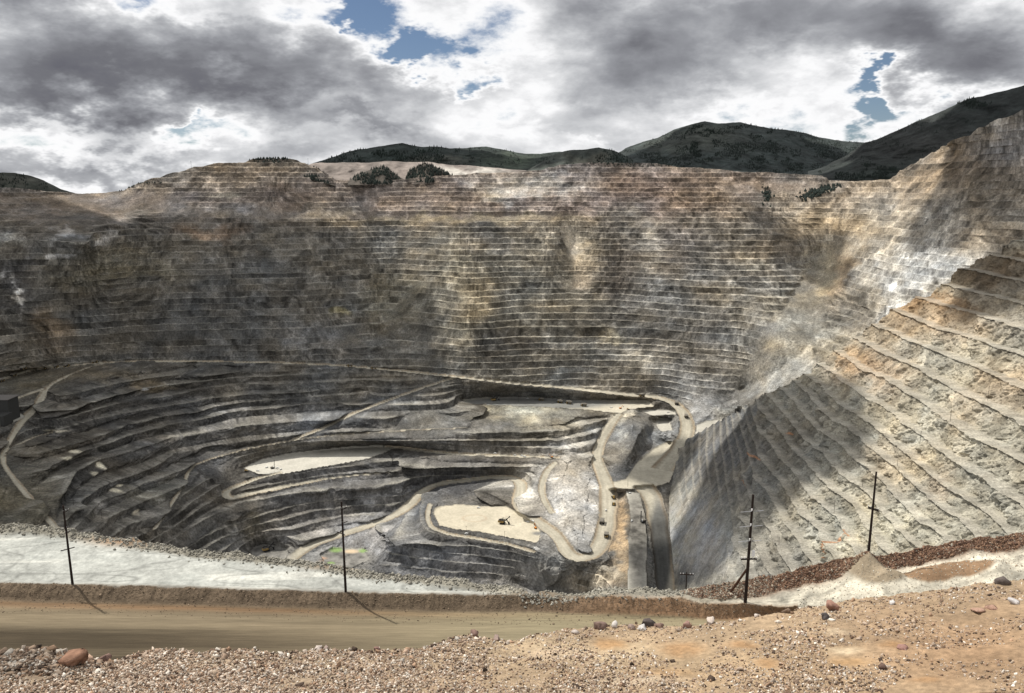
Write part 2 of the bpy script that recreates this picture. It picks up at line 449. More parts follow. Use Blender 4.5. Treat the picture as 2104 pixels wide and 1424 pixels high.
# bright pad and its road
A.pad([(500, 962), (540, 944), (590, 933), (650, 925), (720, 918), (780, 915), (812, 920), (790, 932), (760, 942), (700, 954), (640, 964), (580, 975), (530, 974)], -656, 3)
A.road([(790, 918, -654), (830, 921, -654), (880, 928, -653), (940, 933, -651), (1010, 936, -650), (1080, 938, -650), (1150, 942, -650)], [30, 24, 20])
A.road([(580, 970, -658), (530, 983, -664), (490, 998, -670), (458, 1012, -676), (470, 1026, -680), (520, 1014, -681), (590, 1000, -681), (660, 986, -680), (730, 977, -678), (800, 971, -676)], [18, 26, 30, 14, 14])
L_([(455, 1045, -690), (500, 1040, -696), (564, 1031, -698), (620, 1022, -699), (700, 1012, -698), (790, 1003, -696)])
L_([(475, 1072, -704), (500, 1066, -708), (555, 1054, -712), (610, 1042, -714), (683, 1032, -714), (760, 1026, -712), (830, 1015, -706)])
L_([(490, 1092, -722), (520, 1082, -726), (580, 1072, -729), (646, 1058, -730), (720, 1046, -728), (800, 1034, -722)])
L_([(540, 1098, -742), (602, 1092, -744), (646, 1082, -745), (701, 1069, -744), (760, 1058, -740), (800, 1050, -734)])
L_([(842, 958, -664), (900, 960, -664), (1000, 962, -664), (1070, 962, -665), (1110, 965, -668)])
# spiral haul road to the bottom
R4 = [(585, 1160, -772), (604, 1145, -768), (625, 1130, -763), (660, 1112, -758), (720, 1093, -752), (770, 1078, -746), (812, 1060, -738), (842, 1040, -729), (860, 1018, -718), (880, 1003, -711), (910, 993, -704), (960, 987, -697), (1010, 981, -691), (1050, 980, -688), (1072, 990, -688),
      (1070, 1010, -690), (1062, 1030, -693), (1076, 1052, -695), (1110, 1075, -696), (1140, 1096, -697), (1155, 1115, -698), (1163, 1133, -699), (1180, 1146, -700), (1202, 1148, -699), (1224, 1136, -697), (1238, 1112, -693), (1246, 1080, -688), (1250, 1048, -682), (1250, 1020, -676), (1248, 1000, -671)]
A.road(R4, [36, 34, 34, 34, 34, 40, 40, 46, 48])
A.road([(1248, 1002, -671), (1238, 975, -664), (1226, 950, -656), (1229, 922, -645), (1243, 893, -630), (1260, 866, -612), (1273, 850, -598)], [46, 36, 34, 30])
A.road([(1142, 950, -655), (1126, 963, -661), (1117, 978, -667), (1111, 1004, -676), (1118, 1030, -685), (1136, 1056, -694)], 20)
A.pad([(1398, 912), (1418, 912), (1394, 945), (1376, 992), (1340, 1003), (1250, 1006), (1262, 992), (1286, 985), (1306, 955), (1340, 925), (1370, 908)], -652, 1)
A.road([(1402, 905, -622), (1398, 920, -632), (1380, 940, -642), (1360, 965, -650)], [50, 60, 70])
A.road([(1322, 998, -660), (1340, 1020, -668), (1350, 1060, -678), (1356, 1100, -687), (1362, 1150, -697), (1369, 1215, -708), (1374, 1290, -720)], [60, 46, 44])
A.road([(1300, 1012, -661), (1310, 1055, -672), (1311, 1110, -683), (1309, 1160, -692), (1308, 1230, -702), (1305, 1300, -712)], [36, 44, 44, 40], 3)
L_([(1276, 1010, -668), (1285, 1060, -676), (1288, 1110, -684), (1287, 1160, -694), (1284, 1230, -706)])
A.pad([(1428, 900), (1432, 874), (1450, 866), (1512, 858), (1530, 880), (1450, 908)], -606, 3)
A.pad([(1352, 858), (1374, 860), (1382, 884), (1360, 888), (1350, 878)], -628, 3)
A.pad([(1318, 844), (1384, 842), (1390, 852), (1340, 856)], -606, 3)
L_([(1296, 862, -600), (1300, 880, -602), (1282, 905, -622)])
L_([(1300, 858, -600), (1322, 880, -605), (1312, 905, -617), (1302, 925, -629), (1287, 950, -645), (1273, 978, -660)])
L_([(1345, 880, -632), (1334, 905, -640), (1316, 935, -650), (1296, 965, -660)])
# hill between the hairpins
L_([(1180, 925, -640), (1150, 985, -660), (1160, 1050, -680), (1180, 1110, -692), (1192, 1130, -696)])
L_([(1205, 940, -650), (1215, 1000, -668), (1205, 1060, -682), (1198, 1110, -692)])
# bottom pad and terraces below it
PADP = [(891, 1055), (893, 1046), (905, 1041), (940, 1037), (997, 1041), (1039, 1041), (1067, 1055), (1098, 1076), (1112, 1093), (1105, 1116), (1046, 1106), (990, 1094), (940, 1089), (902, 1080)]
A.pad(PADP, -706, 2)
L_([(880, 1042, -703), (872, 1055, -704), (878, 1080, -707), (900, 1095, -709), (960, 1104, -710), (1040, 1116, -711), (1100, 1132, -712), (1130, 1150, -714)])
A.road([(884, 1036, -703), (876, 1058, -705), (884, 1084, -709), (920, 1098, -711), (985, 1108, -712), (1045, 1119, -713), (1100, 1136, -715)], 16)
L_([(800, 1108, -728), (846, 1114, -729), (905, 1129, -730), (975, 1132, -730), (1018, 1141, -732), (1063, 1150, -735)])
L_([(790, 1126, -744), (825, 1131, -746), (884, 1150, -750), (940, 1157, -751), (990, 1162, -752), (1046, 1170, -754)])
L_([(770, 1160, -768), (807, 1166, -770), (870, 1179, -773), (940, 1190, -775), (1025, 1193, -776)])
L_([(1060, 1190, -776), (1100, 1215, -790), (1150, 1230, -790), (1230, 1235, -770)])
L_([(1180, 1170, -722), (1120, 1165, -730), (1220, 1175, -720), (1262, 1160, -706)])
A.pad([(520, 1125), (545, 1118), (590, 1128), (588, 1152), (515, 1150)], -776, 3)
A.pad([(655, 1142), (690, 1126), (745, 1128), (760, 1150), (720, 1168), (640, 1166)], -770, 3)
A.solve()

# fine sheet, sampled densely
NU, NV = 1300, 760
px = np.linspace(-160, 2270, NU); top = rim_y(px) - fbm(px / 25.0, px * 0, 0.5, 4, .6) * 2.0
v = np.linspace(0, 1, NV)[:, None]
PX = np.broadcast_to(px[None, :], (NV, NU)); PY = top[None, :] + (1312 - top[None, :]) * v
W = A.samp(blur(A.w, 2), PX, PY)
roadm = A.samp(blur(((A.cls == 1)).astype(float), 1), PX, PY)
padm = A.samp(blur(((A.cls == 2)).astype(float), 1), PX, PY)
litm = A.samp(blur(((A.cls == 3)).astype(float), 1), PX, PY)
flat = np.clip(roadm + padm + litm, 0, 1)
flatw = A.samp(np.clip(blur((A.cls > 0).astype(float), 3) * 1.6, 0, 1), PX, PY)
# relief bumps: (px, py, rx, ry, amount); positive bulges towards the viewer
for (cx, cy, rx, ry, a) in [(1700, 560, 90, 90, -.035), (1600, 700, 60, 110, .03), (1180, 500, 26, 55, -.018), (1130, 520, 30, 60, .010), (1240, 520, 30, 60, .010),
                            (780, 600, 90, 120, -.030), (960, 600, 60, 170, .020), (480, 560, 120, 150, .018), (150, 480, 120, 70, .02), (1420, 560, 120, 160, .012),
                            (560, 380, 100, 40, .02), (210, 430, 120, 40, -.025), (1950, 430, 90, 70, .015), (1600, 420, 60, 50, -.02), (1260, 620, 80, 90, -.012)]:
    g = np.exp(-((PX - cx) / rx) ** 2 - ((PY - cy) / ry) ** 2)
    W = W * (1 + a * g)
a_, b_, c_ = ray(PX, PY)
P = np.stack([a_ / W, b_ / W, c_ / W], -1)
below = sstep(0, 26, PY - np.interp(PX, [0, 290, 700, 950, 1180, 1300, 1600], [776, 744, 752, 776, 800, 814, 860]))                       # 0 on the high wall, 1 in the lower bowl
# large undulation of the natural rock
und = fbm(P[..., 0] / 260, P[..., 1] / 260, P[..., 2] / 260, 3, .5, 1) * 22 * (1 - flatw) * (1 - .9 * below)
sh = 1 + und / np.linalg.norm(P, axis=-1)
P *= sh[..., None]
SMOOTH = A.samp(np.clip(blur((A.cls > 0).astype(float), 3), 0, 1), PX, PY)
# where the benches have been buried by slides, dumps and scree
def blob(cx, cy, rx, ry, p=1.0, rot=0.0):
    c, s_ = math.cos(rot), math.sin(rot)
    X = (PX - cx) * c + (PY - cy) * s_; Y = -(PX - cx) * s_ + (PY - cy) * c
    return np.exp(-((X / rx) ** 2 + (Y / ry) ** 2) ** 2) * p
nb = fbm(PX / 40, PY / 22, 2.2, 4, .6, 3)
nb2 = fbm(PX / 90, PY / 60, 6.2, 4, .6, 4)
bury = blob(1610, 720, 150, 60, 1, -1.02) + blob(1700, 560, 110, 40, .9, -.9) + blob(1640, 800, 120, 60, 1) + blob(1176, 510, 17, 42, 1) + blob(1185, 585, 40, 22, .7) \
     + blob(820, 640, 90, 16, .9, -.95) + blob(700, 700, 60, 30, .6) + blob(240, 415, 160, 26, 1) + blob(560, 438, 220, 14, .9) + blob(960, 446, 260, 9, .9) + blob(930, 450, 80, 12, .5) + blob(1600, 385, 150, 16, .9) \
     + blob(1060, 395, 60, 14, .9) + blob(760, 362, 120, 18, .4) + blob(950, 640, 14, 110, .55) + blob(440, 950, 50, 36, 1) + blob(880, 870, 80, 32, .95) + blob(1170, 1040, 70, 110, 1) \
     + blob(1280, 1150, 30, 120, 1) + blob(740, 1130, 60, 60, 1) + blob(1340, 890, 80, 50, 1) + blob(1090, 1200, 70, 40, .9) + blob(1130, 1180, 60, 50, .8) + blob(480, 990, 30, 40, .7) + blob(80, 780, 90, 26, .9) + blob(1470, 830, 60, 26, 1) \
     + blob(690, 1010, 22, 60, .5) + blob(1010, 790, 50, 22, .7)
bury = np.clip(bury + .0, 0, 1)
amt = np.clip(1 - sstep(.25, .75, bury + nb * .25), 0, 1) * np.clip(1 - sstep(.52, .8, nb2 + .2 * nb), .45, 1) * (1 - sstep(70, 10, PX) * sstep(920, 960, PY))
flatwide = A.samp(np.clip(blur((A.cls > 0).astype(float), 16) * 2.6, 0, 1), PX, PY)
amt = amt * (1 - np.clip(flatw * 1.5, 0, 1)) * (1 - flatwide * below)
jit = fbm(P[..., 0] / 120, P[..., 1] / 120, P[..., 2] / 300, 3, .5, 5) * 5.0 + fbm(P[..., 0] / 22, P[..., 1] / 22, P[..., 2] / 60, 3, .6, 6) * 1.7
# high wall 15 m benches, lower bowl 21 m benches
lvA = levels_(-1000, 600, 13.5, 17.5, .06); lvB = levels_(-1000, 0, 12, 15, .08)
Qa, trA, upd, amA, tanb, ka, ta = terrace(P, lvA, amt * (1 - below), jit * .62, .74)
Qb, trB, _, amB, _, kb, tb_ = terrace(P, lvB, amt * below * (1 - sstep(1240, 1280, PX) * .8), jit * .45, .74, 62, .07, .17, 6.0)
lip = np.exp(-((tb_ - .76) / .06) ** 2) * amB
Q = P + (Qa - P) + (Qb - P)
tread = np.clip(trA + trB, 0, 1)
cc = (P[..., 0] - 200) * -upd[..., 1] + (P[..., 1] - 1900) * upd[..., 0]        # distance along the contour
rill = fbm(cc / 9, P[..., 2] / 70, .3, 4, .6, 17); rill2 = fbm(cc / 34, P[..., 2] / 130, .8, 4, .6, 18)
# every bench face: gullies and spurs, displaced along the slope
u1 = fbm(P[..., 0] / 13, P[..., 1] / 13, P[..., 2] / 55, 4, .6, 7)
u2 = fbm(P[..., 0] / 45, P[..., 1] / 45, P[..., 2] / 90, 4, .55, 8)
ridg = 1 - 2 * np.abs(u1)
dsp = (u1 * 2.6 + ridg * 1.4 + u2 * 7.0 + ((1 - 2 * np.abs(rill)) * 2.4 + rill2 * 6) * (.4 + .6 * below) + np.clip(bury, 0, 1) * below * ((1 - 2 * np.abs(rill2)) * 6 + u2 * 5)) * (1 - .75 * tread) * (1 - np.clip(flatw * 1.3, 0, 1))
dsp *= np.where(bury > .5, .8, 1.0) * (1 - .45 * below * (PX < 1120))
Q[..., 0] += upd[..., 0] * dsp; Q[..., 1] += upd[..., 1] * dsp
rough = fbm(P[..., 0] / 9, P[..., 1] / 9, P[..., 2] / 9, 3, .6, 9) * 1.3 * (1 - flat)
Q[..., 2] += rough
# scree runs down the fall line: shallow grooves
# safety berms along the edges of roads and pads
edge = A.samp(blur((A.cls > 0).astype(float), 1), PX, PY)
Q[..., 2] += np.exp(-((edge - .42) / .2) ** 2) * 3.4 * (.6 + .5 * fbm(PX / 12, PY / 8, 1.0, 2))

# --- rock colours of the pit, with some shade painted in
dark = (.050, .049, .048); grey = (.105, .103, .100); brown = (.135, .118, .092); tan = (.26, .215, .15); pale = (.42, .40, .36); pink = (.235, .178, .148); ochre = (.33, .235, .135); buff = (.36, .32, .25)
C = paint(PX, PY, (.125, .116, .10), [
    (300, 640, 420, 160, (.078, .074, .066), .9), (1050, 620, 260, 170, (.165, .150, .118), .7), (1450, 600, 180, 160, (.135, .125, .110), .6),
    (100, 460, 300, 60, (.10, .09, .075), .6), (700, 405, 900, 42, (.215, .178, .148), .95), (1300, 385, 420, 48, pink, .9), (1100, 378, 110, 22, (.40, .38, .34), .8), (1040, 398, 60, 12, (.46, .44, .40), .8),
    (520, 350, 160, 26, (.24, .195, .15), .8), (400, 400, 50, 12, (.10, .085, .08), .7), (590, 402, 50, 12, (.11, .09, .08), .7), (450, 395, 26, 12, (.42, .38, .30), .6), (230, 420, 150, 26, (.16, .135, .115), .9),
    (240, 375, 90, 16, (.34, .27, .19), .7), (560, 436, 200, 13, (.17, .158, .148), .9), (950, 446, 300, 10, (.30, .25, .17), .75), (1500, 400, 120, 40, (.22, .165, .12), .6), (1640, 385, 130, 14, (.30, .225, .165), .9), (1600, 420, 80, 20, (.28, .22, .15), .6),
    (1480, 380, 60, 30, (.10, .085, .08), .5), (960, 600, 36, 120, (.29, .245, .165), .5), (930, 560, 70, 70, (.24, .205, .145), .4), (1150, 490, 60, 40, (.40, .36, .29), .5), (1183, 500, 16, 44, (.46, .41, .33), .85), (1160, 490, 8, 26, (.08, .07, .06), .7), (1190, 560, 36, 30, (.44, .38, .30), .7),
    (1340, 500, 20, 40, (.46, .43, .37), .5), (1000, 500, 50, 20, (.36, .34, .31), .4), (1280, 560, 60, 70, (.085, .07, .062), .5), (1400, 500, 60, 50, (.12, .10, .09), .5), (1300, 700, 50, 60, (.08, .074, .064), .6), (1070, 700, 70, 14, (.065, .06, .054), .7), (1000, 716, 80, 18, (.06, .058, .055), .6),
    (230, 530, 90, 40, (.15, .13, .085), .5), (240, 570, 100, 16, (.15, .13, .085), .6), (60, 570, 60, 30, (.05, .047, .044), .6), (30, 600, 50, 70, (.045, .043, .042), .7), (100, 680, 40, 50, (.17, .125, .08), .6), (40, 590, 9, 9, (.6, .58, .54), .8), (30, 610, 14, 6, (.6, .58, .54), .7), (115, 473, 18, 9, (.5, .48, .45), .6), (205, 485, 14, 16, (.5, .48, .45), .6), (10, 570, 12, 6, (.5, .48, .45), .7), (110, 527, 14, 8, (.5, .48, .45), .6), (0, 500, 40, 14, (.3, .29, .26), .6),
    (430, 480, 50, 16, (.2, .13, .08), .5), (680, 640, 26, 14, (.33, .28, .15), .7), (820, 620, 70, 60, (.17, .155, .115), .6), (660, 700, 60, 30, (.17, .168, .165), .6),
    (1330, 740, 60, 26, (.44, .42, .37), .7), (1290, 690, 30, 8, (.5, .44, .32), .7), (1450, 740, 90, 70, (.20, .195, .185), .7), (1180, 775, 90, 8, (.3, .29, .26), .5),
    # right hillside, slide and scree
    (1900, 480, 330, 140, (.30, .27, .22), .95), (1960, 350, 190, 80, (.19, .15, .108), .9), (2060, 300, 60, 40, (.33, .31, .29), .6), (2040, 480, 90, 60, (.27, .21, .14), .7), (1700, 470, 110, 40, (.34, .27, .18), .7), (1620, 520, 90, 60, (.15, .125, .10), .5), (1660, 500, 40, 14, (.06, .055, .05), .5),
    (1890, 570, 100, 90, (.44, .43, .40), .75), (1860, 640, 60, 60, (.46, .45, .42), .7), (1640, 700, 130, 110, (.27, .25, .205), .95), (1560, 700, 24, 90, (.16, .158, .15), .7), (1700, 560, 50, 60, (.36, .30, .20), .7), (1740, 570, 26, 50, (.40, .29, .18), .6), (1760, 640, 60, 40, (.11, .10, .085), .6), (1680, 760, 60, 40, (.40, .38, .33), .6), (1560, 790, 60, 30, (.30, .285, .25), .8), (1560, 540, 60, 10, (.42, .38, .30), .5),
    # lower bowl
    (330, 850, 420, 100, (.066, .062, .056), .85), (200, 960, 260, 120, (.060, .056, .050), .8), (30, 1040, 90, 90, (.10, .088, .058), .7), (640, 800, 120, 30, (.15, .145, .128), .6), (230, 770, 80, 16, (.13, .108, .075), .8), (60, 790, 90, 26, (.105, .095, .070), .7), (300, 790, 40, 16, (.17, .13, .075), .5), (310, 1010, 60, 30, (.11, .10, .07), .5),
    (700, 850, 260, 60, (.105, .104, .102), .8), (880, 860, 70, 30, (.16, .155, .14), .7), (1090, 850, 100, 16, (.36, .33, .25), .7), (1060, 840, 60, 10, (.40, .36, .26), .6), (1000, 880, 120, 20, (.12, .118, .112), .7), (1120, 890, 60, 30, (.13, .118, .09), .7),
    (820, 980, 380, 60, (.085, .084, .084), .9), (640, 1050, 200, 70, (.080, .078, .076), .9), (950, 1000, 90, 18, (.06, .06, .062), .7), (1170, 1020, 66, 120, (.44, .425, .395), .95), (1130, 1000, 30, 40, (.33, .325, .315), .5), (1190, 900, 40, 40, (.30, .29, .265), .8), (1080, 1000, 40, 30, (.42, .41, .38), .7),
    (760, 1110, 80, 70, (.33, .325, .32), .95), (950, 1170, 170, 60, (.125, .122, .12), .95), (1100, 1190, 70, 50, (.19, .185, .175), .8), (1160, 1180, 60, 50, (.17, .165, .15), .8), (1230, 1190, 60, 30, (.26, .215, .15), .9), (1276, 1130, 26, 90, (.36, .26, .155), .95), (1290, 870, 20, 26, (.50, .48, .43), .9), (1330, 890, 50, 26, (.24, .235, .22), .9), (1320, 905, 34, 40, (.15, .148, .14), .85), (1296, 880, 10, 30, (.44, .42, .36), .7),
    (470, 1130, 40, 40, (.17, .165, .155), .6), (560, 1100, 40, 14, (.26, .255, .25), .6), (450, 970, 40, 30, (.12, .118, .115), .8), (500, 1080, 26, 30, (.24, .21, .15), .4), (1420, 850, 50, 30, (.36, .355, .34), .8), (1480, 850, 40, 14, (.55, .53, .47), .7),
], 1.0, 11)
m1 = .45 * rill2 * below + .8 * fbm(P[..., 0] / 70, P[..., 1] / 70, P[..., 2] / 26, 5, .6, 12)
m2 = fbm(P[..., 0] / 14, P[..., 1] / 14, P[..., 2] / 40, 4, .65, 13)
m3 = fbm(P[..., 0] / 110, P[..., 1] / 110, P[..., 2] / 60, 4, .6, 14)
C = C * np.clip(1 + .42 * m1 + .42 * m2 + .38 * rill * (.3 + .7 * below), .25, 2)[..., None]
hue = np.stack([1 + .16 * m3, 1 + .02 * m3, 1 - .20 * m3], -1)
C = C * hue
spill = sstep(.18, .5, fbm(P[..., 0] / 16, P[..., 1] / 16, P[..., 2] / 80, 4, .6, 15) + .2 * m1)      # pale crushed rock trickling down the faces
C = lerp(C, C * 1.7 + .03, (spill * .7)[..., None])
blot = sstep(.25, .5, fbm(P[..., 0] / 60, P[..., 1] / 60, P[..., 2] / 20, 4, .6, 16))                 # outcrops of dark rock
C = lerp(C, C * .55, (blot * .6 * (1 - bury))[..., None])
kk = np.where(below > .5, kb + 500, ka).astype(np.float32)
fb1 = fbm(cc / 26, kk * 5.37, .3, 4, .6, 33); fb2 = fbm(cc / 80, kk * 3.11, .9, 3, .6, 34)      # every bench face was blasted into different rock
wall = np.maximum(amA, amB)
C = C * lerp(1.0, np.clip(1 + 1.15 * fb1 + .8 * fb2, .28, 1.9), wall * .85)[..., None]
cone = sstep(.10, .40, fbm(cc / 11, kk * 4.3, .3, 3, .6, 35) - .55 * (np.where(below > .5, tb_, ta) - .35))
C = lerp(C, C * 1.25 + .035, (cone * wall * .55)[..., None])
C = lerp(C, C * .85, (below * wall * (1 - tread) * (PX < 1120))[..., None])  # bench risers coloured darker to deepen their shade
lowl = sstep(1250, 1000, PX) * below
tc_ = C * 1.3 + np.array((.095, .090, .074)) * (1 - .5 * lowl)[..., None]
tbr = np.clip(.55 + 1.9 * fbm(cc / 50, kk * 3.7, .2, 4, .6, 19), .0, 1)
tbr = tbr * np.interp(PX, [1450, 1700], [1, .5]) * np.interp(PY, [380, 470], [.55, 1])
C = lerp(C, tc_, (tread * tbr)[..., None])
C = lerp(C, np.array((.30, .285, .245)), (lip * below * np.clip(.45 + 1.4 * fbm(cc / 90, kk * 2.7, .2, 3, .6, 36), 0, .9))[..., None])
roadc = np.array((.37, .34, .27))
rc = roadc * (1 + .18 * m3 + .10 * fbm(PX / 9, PY / 30, 0, 3))[..., None]
rc = lerp(rc, np.array((.17, .168, .155)) * np.where((PX > 1300) & (PY > 1000), np.interp(PY, [1010, 1080], [1.2, .42]), 1.0)[..., None] * (1 + .1 * m3)[..., None], (sstep(.2, .6, np.exp(-((PX - 1100) / 170) ** 2 - ((PY - 828) / 14) ** 2) + np.exp(-((PX - 1356) / 26) ** 2 - ((PY - 1130) / 110) ** 2)))[..., None])
LAT = A.samp(A.lat, PX, PY); LON = A.samp(A.lon, PX, PY)
trk = fbm(LAT * 3.5, LON / 14, .3, 4, .65, 37)
rc = rc * np.clip(1 + .45 * trk - .42 * np.abs(LAT) ** 3 + .14 * fbm(P[..., 0] / 8, P[..., 1] / 8, .2, 3, .6, 38), .4, 1.4)[..., None]
rc = lerp(rc, rc * np.array((1.05, .80, .58)), (sstep(.55, .95, np.abs(LAT)) * .5)[..., None])
C = lerp(C, rc, sstep(.35, .75, roadm + .12 * fbm(P[..., 0] / 10, P[..., 1] / 10, .2, 3, .6, 39))[..., None])
C = lerp(C, np.array((.46, .415, .32)) * (1 + .10 * m3 + .16 * m2)[..., None], sstep(.35, .75, padm)[..., None])
C = lerp(C, np.array((.42, .40, .345)) * (1 + .16 * m3 + .1 * m2)[..., None], sstep(.35, .75, litm)[..., None])
C = lerp(C, np.array((.165, .155, .135)) * np.clip(1 + .9 * m2 + .8 * m1 + .5 * u1, .35, 2.0)[..., None], (sstep(.25, .6, litm) * np.exp(-(((PX - 1310) / 26) ** 2 + ((PY - 1110) / 110) ** 2) ** 2))[..., None])
C = lerp(C, np.array((.10, .09, .075))[None, None] * np.ones_like(C), (np.exp(-((edge - .36) / .16) ** 2) * .65 * sstep(780, 820, PY))[..., None])  # berm shadows painted as dark lines along road and pad edges
g = np.exp(-(((PX - 705) / 70) ** 2 + ((PY - 1150) / 26) ** 2) ** 3) + np.exp(-(((PX - 552) / 50) ** 2 + ((PY - 1138) / 26) ** 2) ** 3)
C = lerp(C, np.array((.19, .182, .165)) * np.clip(1 + .8 * m2 + .6 * m1, .3, 2)[..., None], np.clip(g, 0, 1)[..., None])
# worn tyre loops on the bottom pad, puddles with algae
for (cx, cy, rx, ry, c, w) in [(690, 1130, 14, 5, (.20, .30, .10), .9), (722, 1133, 16, 4, (.55, .42, .27), .8), (745, 1132, 8, 4, (.20, .30, .10), .9), (680, 1157, 8, 3, (.20, .30, .10), .8), (655, 1147, 16, 3, (.45, .25, .14), .7), (1105, 1096, 12, 4, (.13, .135, .14), .8), (150, 928, 9, 4, (.62, .57, .44), 1), (126, 942, 12, 4, (.62, .57, .44), 1), (196, 958, 8, 6, (.62, .57, .44), 1), (183, 974, 9, 4, (.62, .57, .44), 1), (241, 997, 9, 3, (.62, .57, .44), 1), (233, 1007, 9, 4, (.62, .57, .44), 1), (276, 1052, 9, 6, (.6, .54, .42), 1), (112, 885, 22, 2, (.5, .46, .36), .8), (180, 826, 12, 2, (.6, .58, .5), .8), (290, 799, 8, 3, (.7, .7, .68), 1)]:
    g = np.exp(-(((PX - cx) / rx) ** 2 + ((PY - cy) / ry) ** 2) ** 2) * w
    C = lerp(C, np.array(c), g[..., None])
ring = np.hypot((PX - 975) / 24, (PY - 1065) / 7)
C = lerp(C, np.array((.36, .27, .19)), (np.exp(-((ring - 1) / .13) ** 2) * .45 * (padm > .5))[..., None])
C = np.clip(C, .012, .8)

# backs of the rim, so the wall is a hill and not an edge
bk = []
for k in (5, 4, 3, 2, 1):
    d = Q[0].copy(); r = d[:, :2] / np.linalg.norm(d[:, :2], axis=1)[:, None]
    d[:, :2] += r * (k * 90.0); d[:, 2] -= 4.0 * k * k + 6 * k * np.abs(fbm(px / 60, px * 0 + k, 1.1, 3))
    bk.append(d)
Qf = np.concatenate([np.array(bk), Q], 0); Cf = np.concatenate([np.repeat(C[:1], 5, 0), C], 0)
fcs = grid_faces(Qf.shape[0], NU)
pad5 = lambda m: np.concatenate([np.zeros((5, NU)), m], 0)
fm = lambda m: pad5(m).reshape(-1)[fcs].mean(1)
fr, fp, fl = fm(roadm), fm(padm), fm(litm)
m_pit = rock_mat('pit_rock', .22, .02, .9, .55, 3.5, (1, 1, .8))
m_road = rock_mat('haul_road_dirt', .20, .03, .2, .16, .6)
at_ = {'Col': Cf.reshape(-1, 3)}
Vq = Qf.reshape(-1, 3)
isr = fr > .5; isp = (fp > .5) & ~isr; isl = (fl > .5) & ~isr & ~isp
hi = np.zeros(len(fcs), bool)
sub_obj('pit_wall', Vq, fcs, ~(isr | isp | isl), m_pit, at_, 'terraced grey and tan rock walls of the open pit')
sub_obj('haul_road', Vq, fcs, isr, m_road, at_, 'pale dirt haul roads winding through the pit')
sub_obj('pit_floor', Vq, fcs, isp, m_road, at_, 'round buff dirt pad at the bottom of the pit')
sub_obj('bench_floor', Vq, fcs, isl, m_road, at_, 'flat pale working benches inside the pit')

# ================================================================== THE NEAR SPUR on the right
B = Survey(1340, 2300, 440, 1340, 2.0)
RB = [(1371, 1310), (1372, 985), (1376, 961), (1395, 930), (1420, 900), (1450, 880), (1480, 864), (1500, 851), (1530, 833), (1555, 819), (1585, 806), (1620, 789), (1650, 772), (1680, 752), (1710, 727), (1740, 705), (1765, 690), (1790, 675), (1815, 652), (1840, 634), (1870, 620), (1905, 606), (1940, 588), (1965, 562), (1990, 545), (2020, 533), (2050, 519), (2075, 503), (2104, 490), (2290, 440)]
def zwall(x, y): return -972.0 / ((x - 1150.0) / (y - 382.0) + 1.3)
B.line([(1376, 958, -660), (1372, 1000, -667), (1374, 1060, -680), (1380, 1120, -692), (1386, 1210, -710), (1390, 1320, -728)])
B.line([(1340, 958, -690), (1340, 1320, -760)])
B.line([(1376, 961, -660), (1395, 930, -638), (1420, 900, -612), (1450, 880, -580), (1480, 864, -540), (1500, 851, -508), (1530, 833, -466), (1555, 819, zwall(1555, 819))])
CR = [(1555, 819), (1552, 860), (1556, 910), (1552, 960), (1540, 1010), (1522, 1060), (1505, 1110), (1490, 1170), (1480, 1240), (1476, 1330)]
B.line([(x, y, zwall(x, y)) for x, y in CR])
ridge = [(x, y) for x, y in RB if x >= 1555]
B.line([(x, y, zwall(x, y)) for x, y in ridge])
for s_ in ([(1620, 1330), (2290, 1330)], [(2290, 440), (2290, 1330)], [(1640, 820), (1700, 1330)], [(1760, 720), (1900, 1330)], [(1900, 640), (2100, 1330)]):
    (xa, ya), (xb, yb) = s_
    B.line([(xa + (xb - xa) * k / 40, ya + (yb - ya) * k / 40, zwall(xa + (xb - xa) * k / 40, ya + (yb - ya) * k / 40)) for k in range(41)])
B.solve()
NUb, NVb = 760, 760
pxb = np.linspace(1366, 2290, NUb)
ry = np.interp(pxb, [p[0] for p in RB[1:]], [p[1] for p in RB[1:]])
ry = ry + fbm(pxb / 16, pxb * 0, .7, 4, .65) * np.interp(pxb, [1400, 1560, 2000], [0, 8, 10])
vb = np.linspace(0, 1, NVb)[:, None]
X2 = np.broadcast_to(pxb[None], (NVb, NUb)); Y2 = ry[None] + (1325 - ry[None]) * vb
Wb = B.samp(blur(B.w, 4), X2, np.maximum(Y2, 442))
a_, b_, c_ = ray(X2, Y2)
PB = np.stack([a_ / Wb, b_ / Wb, c_ / Wb], -1)
foot = sstep(1376, 1400, X2)
sh = 1 + fbm(PB[..., 0] / 150, PB[..., 1] / 150, PB[..., 2] / 150, 3, .5, 21) * 15 / np.linalg.norm(PB, axis=-1) * foot
PB *= sh[..., None]
low = blobm = np.exp(-((X2 - 1440) / 55) ** 4 - ((Y2 - 1130) / 95) ** 4)        # smooth pale scree at the foot
nbb = fbm(X2 / 60, Y2 / 50, 1.2, 4, .6, 22)
amb = np.clip(1 - low * 1.2, 0, 1) * np.clip(1 - sstep(.45, .8, nbb) * (X2 > 1560), .4, 1) * foot
jb = fbm(PB[..., 0] / 90, PB[..., 1] / 90, PB[..., 2] / 200, 3, .5, 23) * 3.5 + fbm(PB[..., 0] / 14, PB[..., 1] / 14, PB[..., 2] / 30, 3, .6, 24) * 1.6
lvS = np.r_[np.arange(-1000, -380, 17.0), np.arange(-372, -330, 22.0), np.arange(-324, 200, 28.0)]
QB, trb, upb, _, tb, kb_, tS = terrace(PB, lvS, amb, jb * np.interp(X2, [1440, 1580], [.35, 1]), .76, 58, .10, .24, 4.5)
ccb = (PB[..., 0] - 300) * -upb[..., 1] + (PB[..., 1] - 1200) * upb[..., 0]
rb = fbm(ccb / 12, PB[..., 2] / 60, .3, 5, .62, 32)
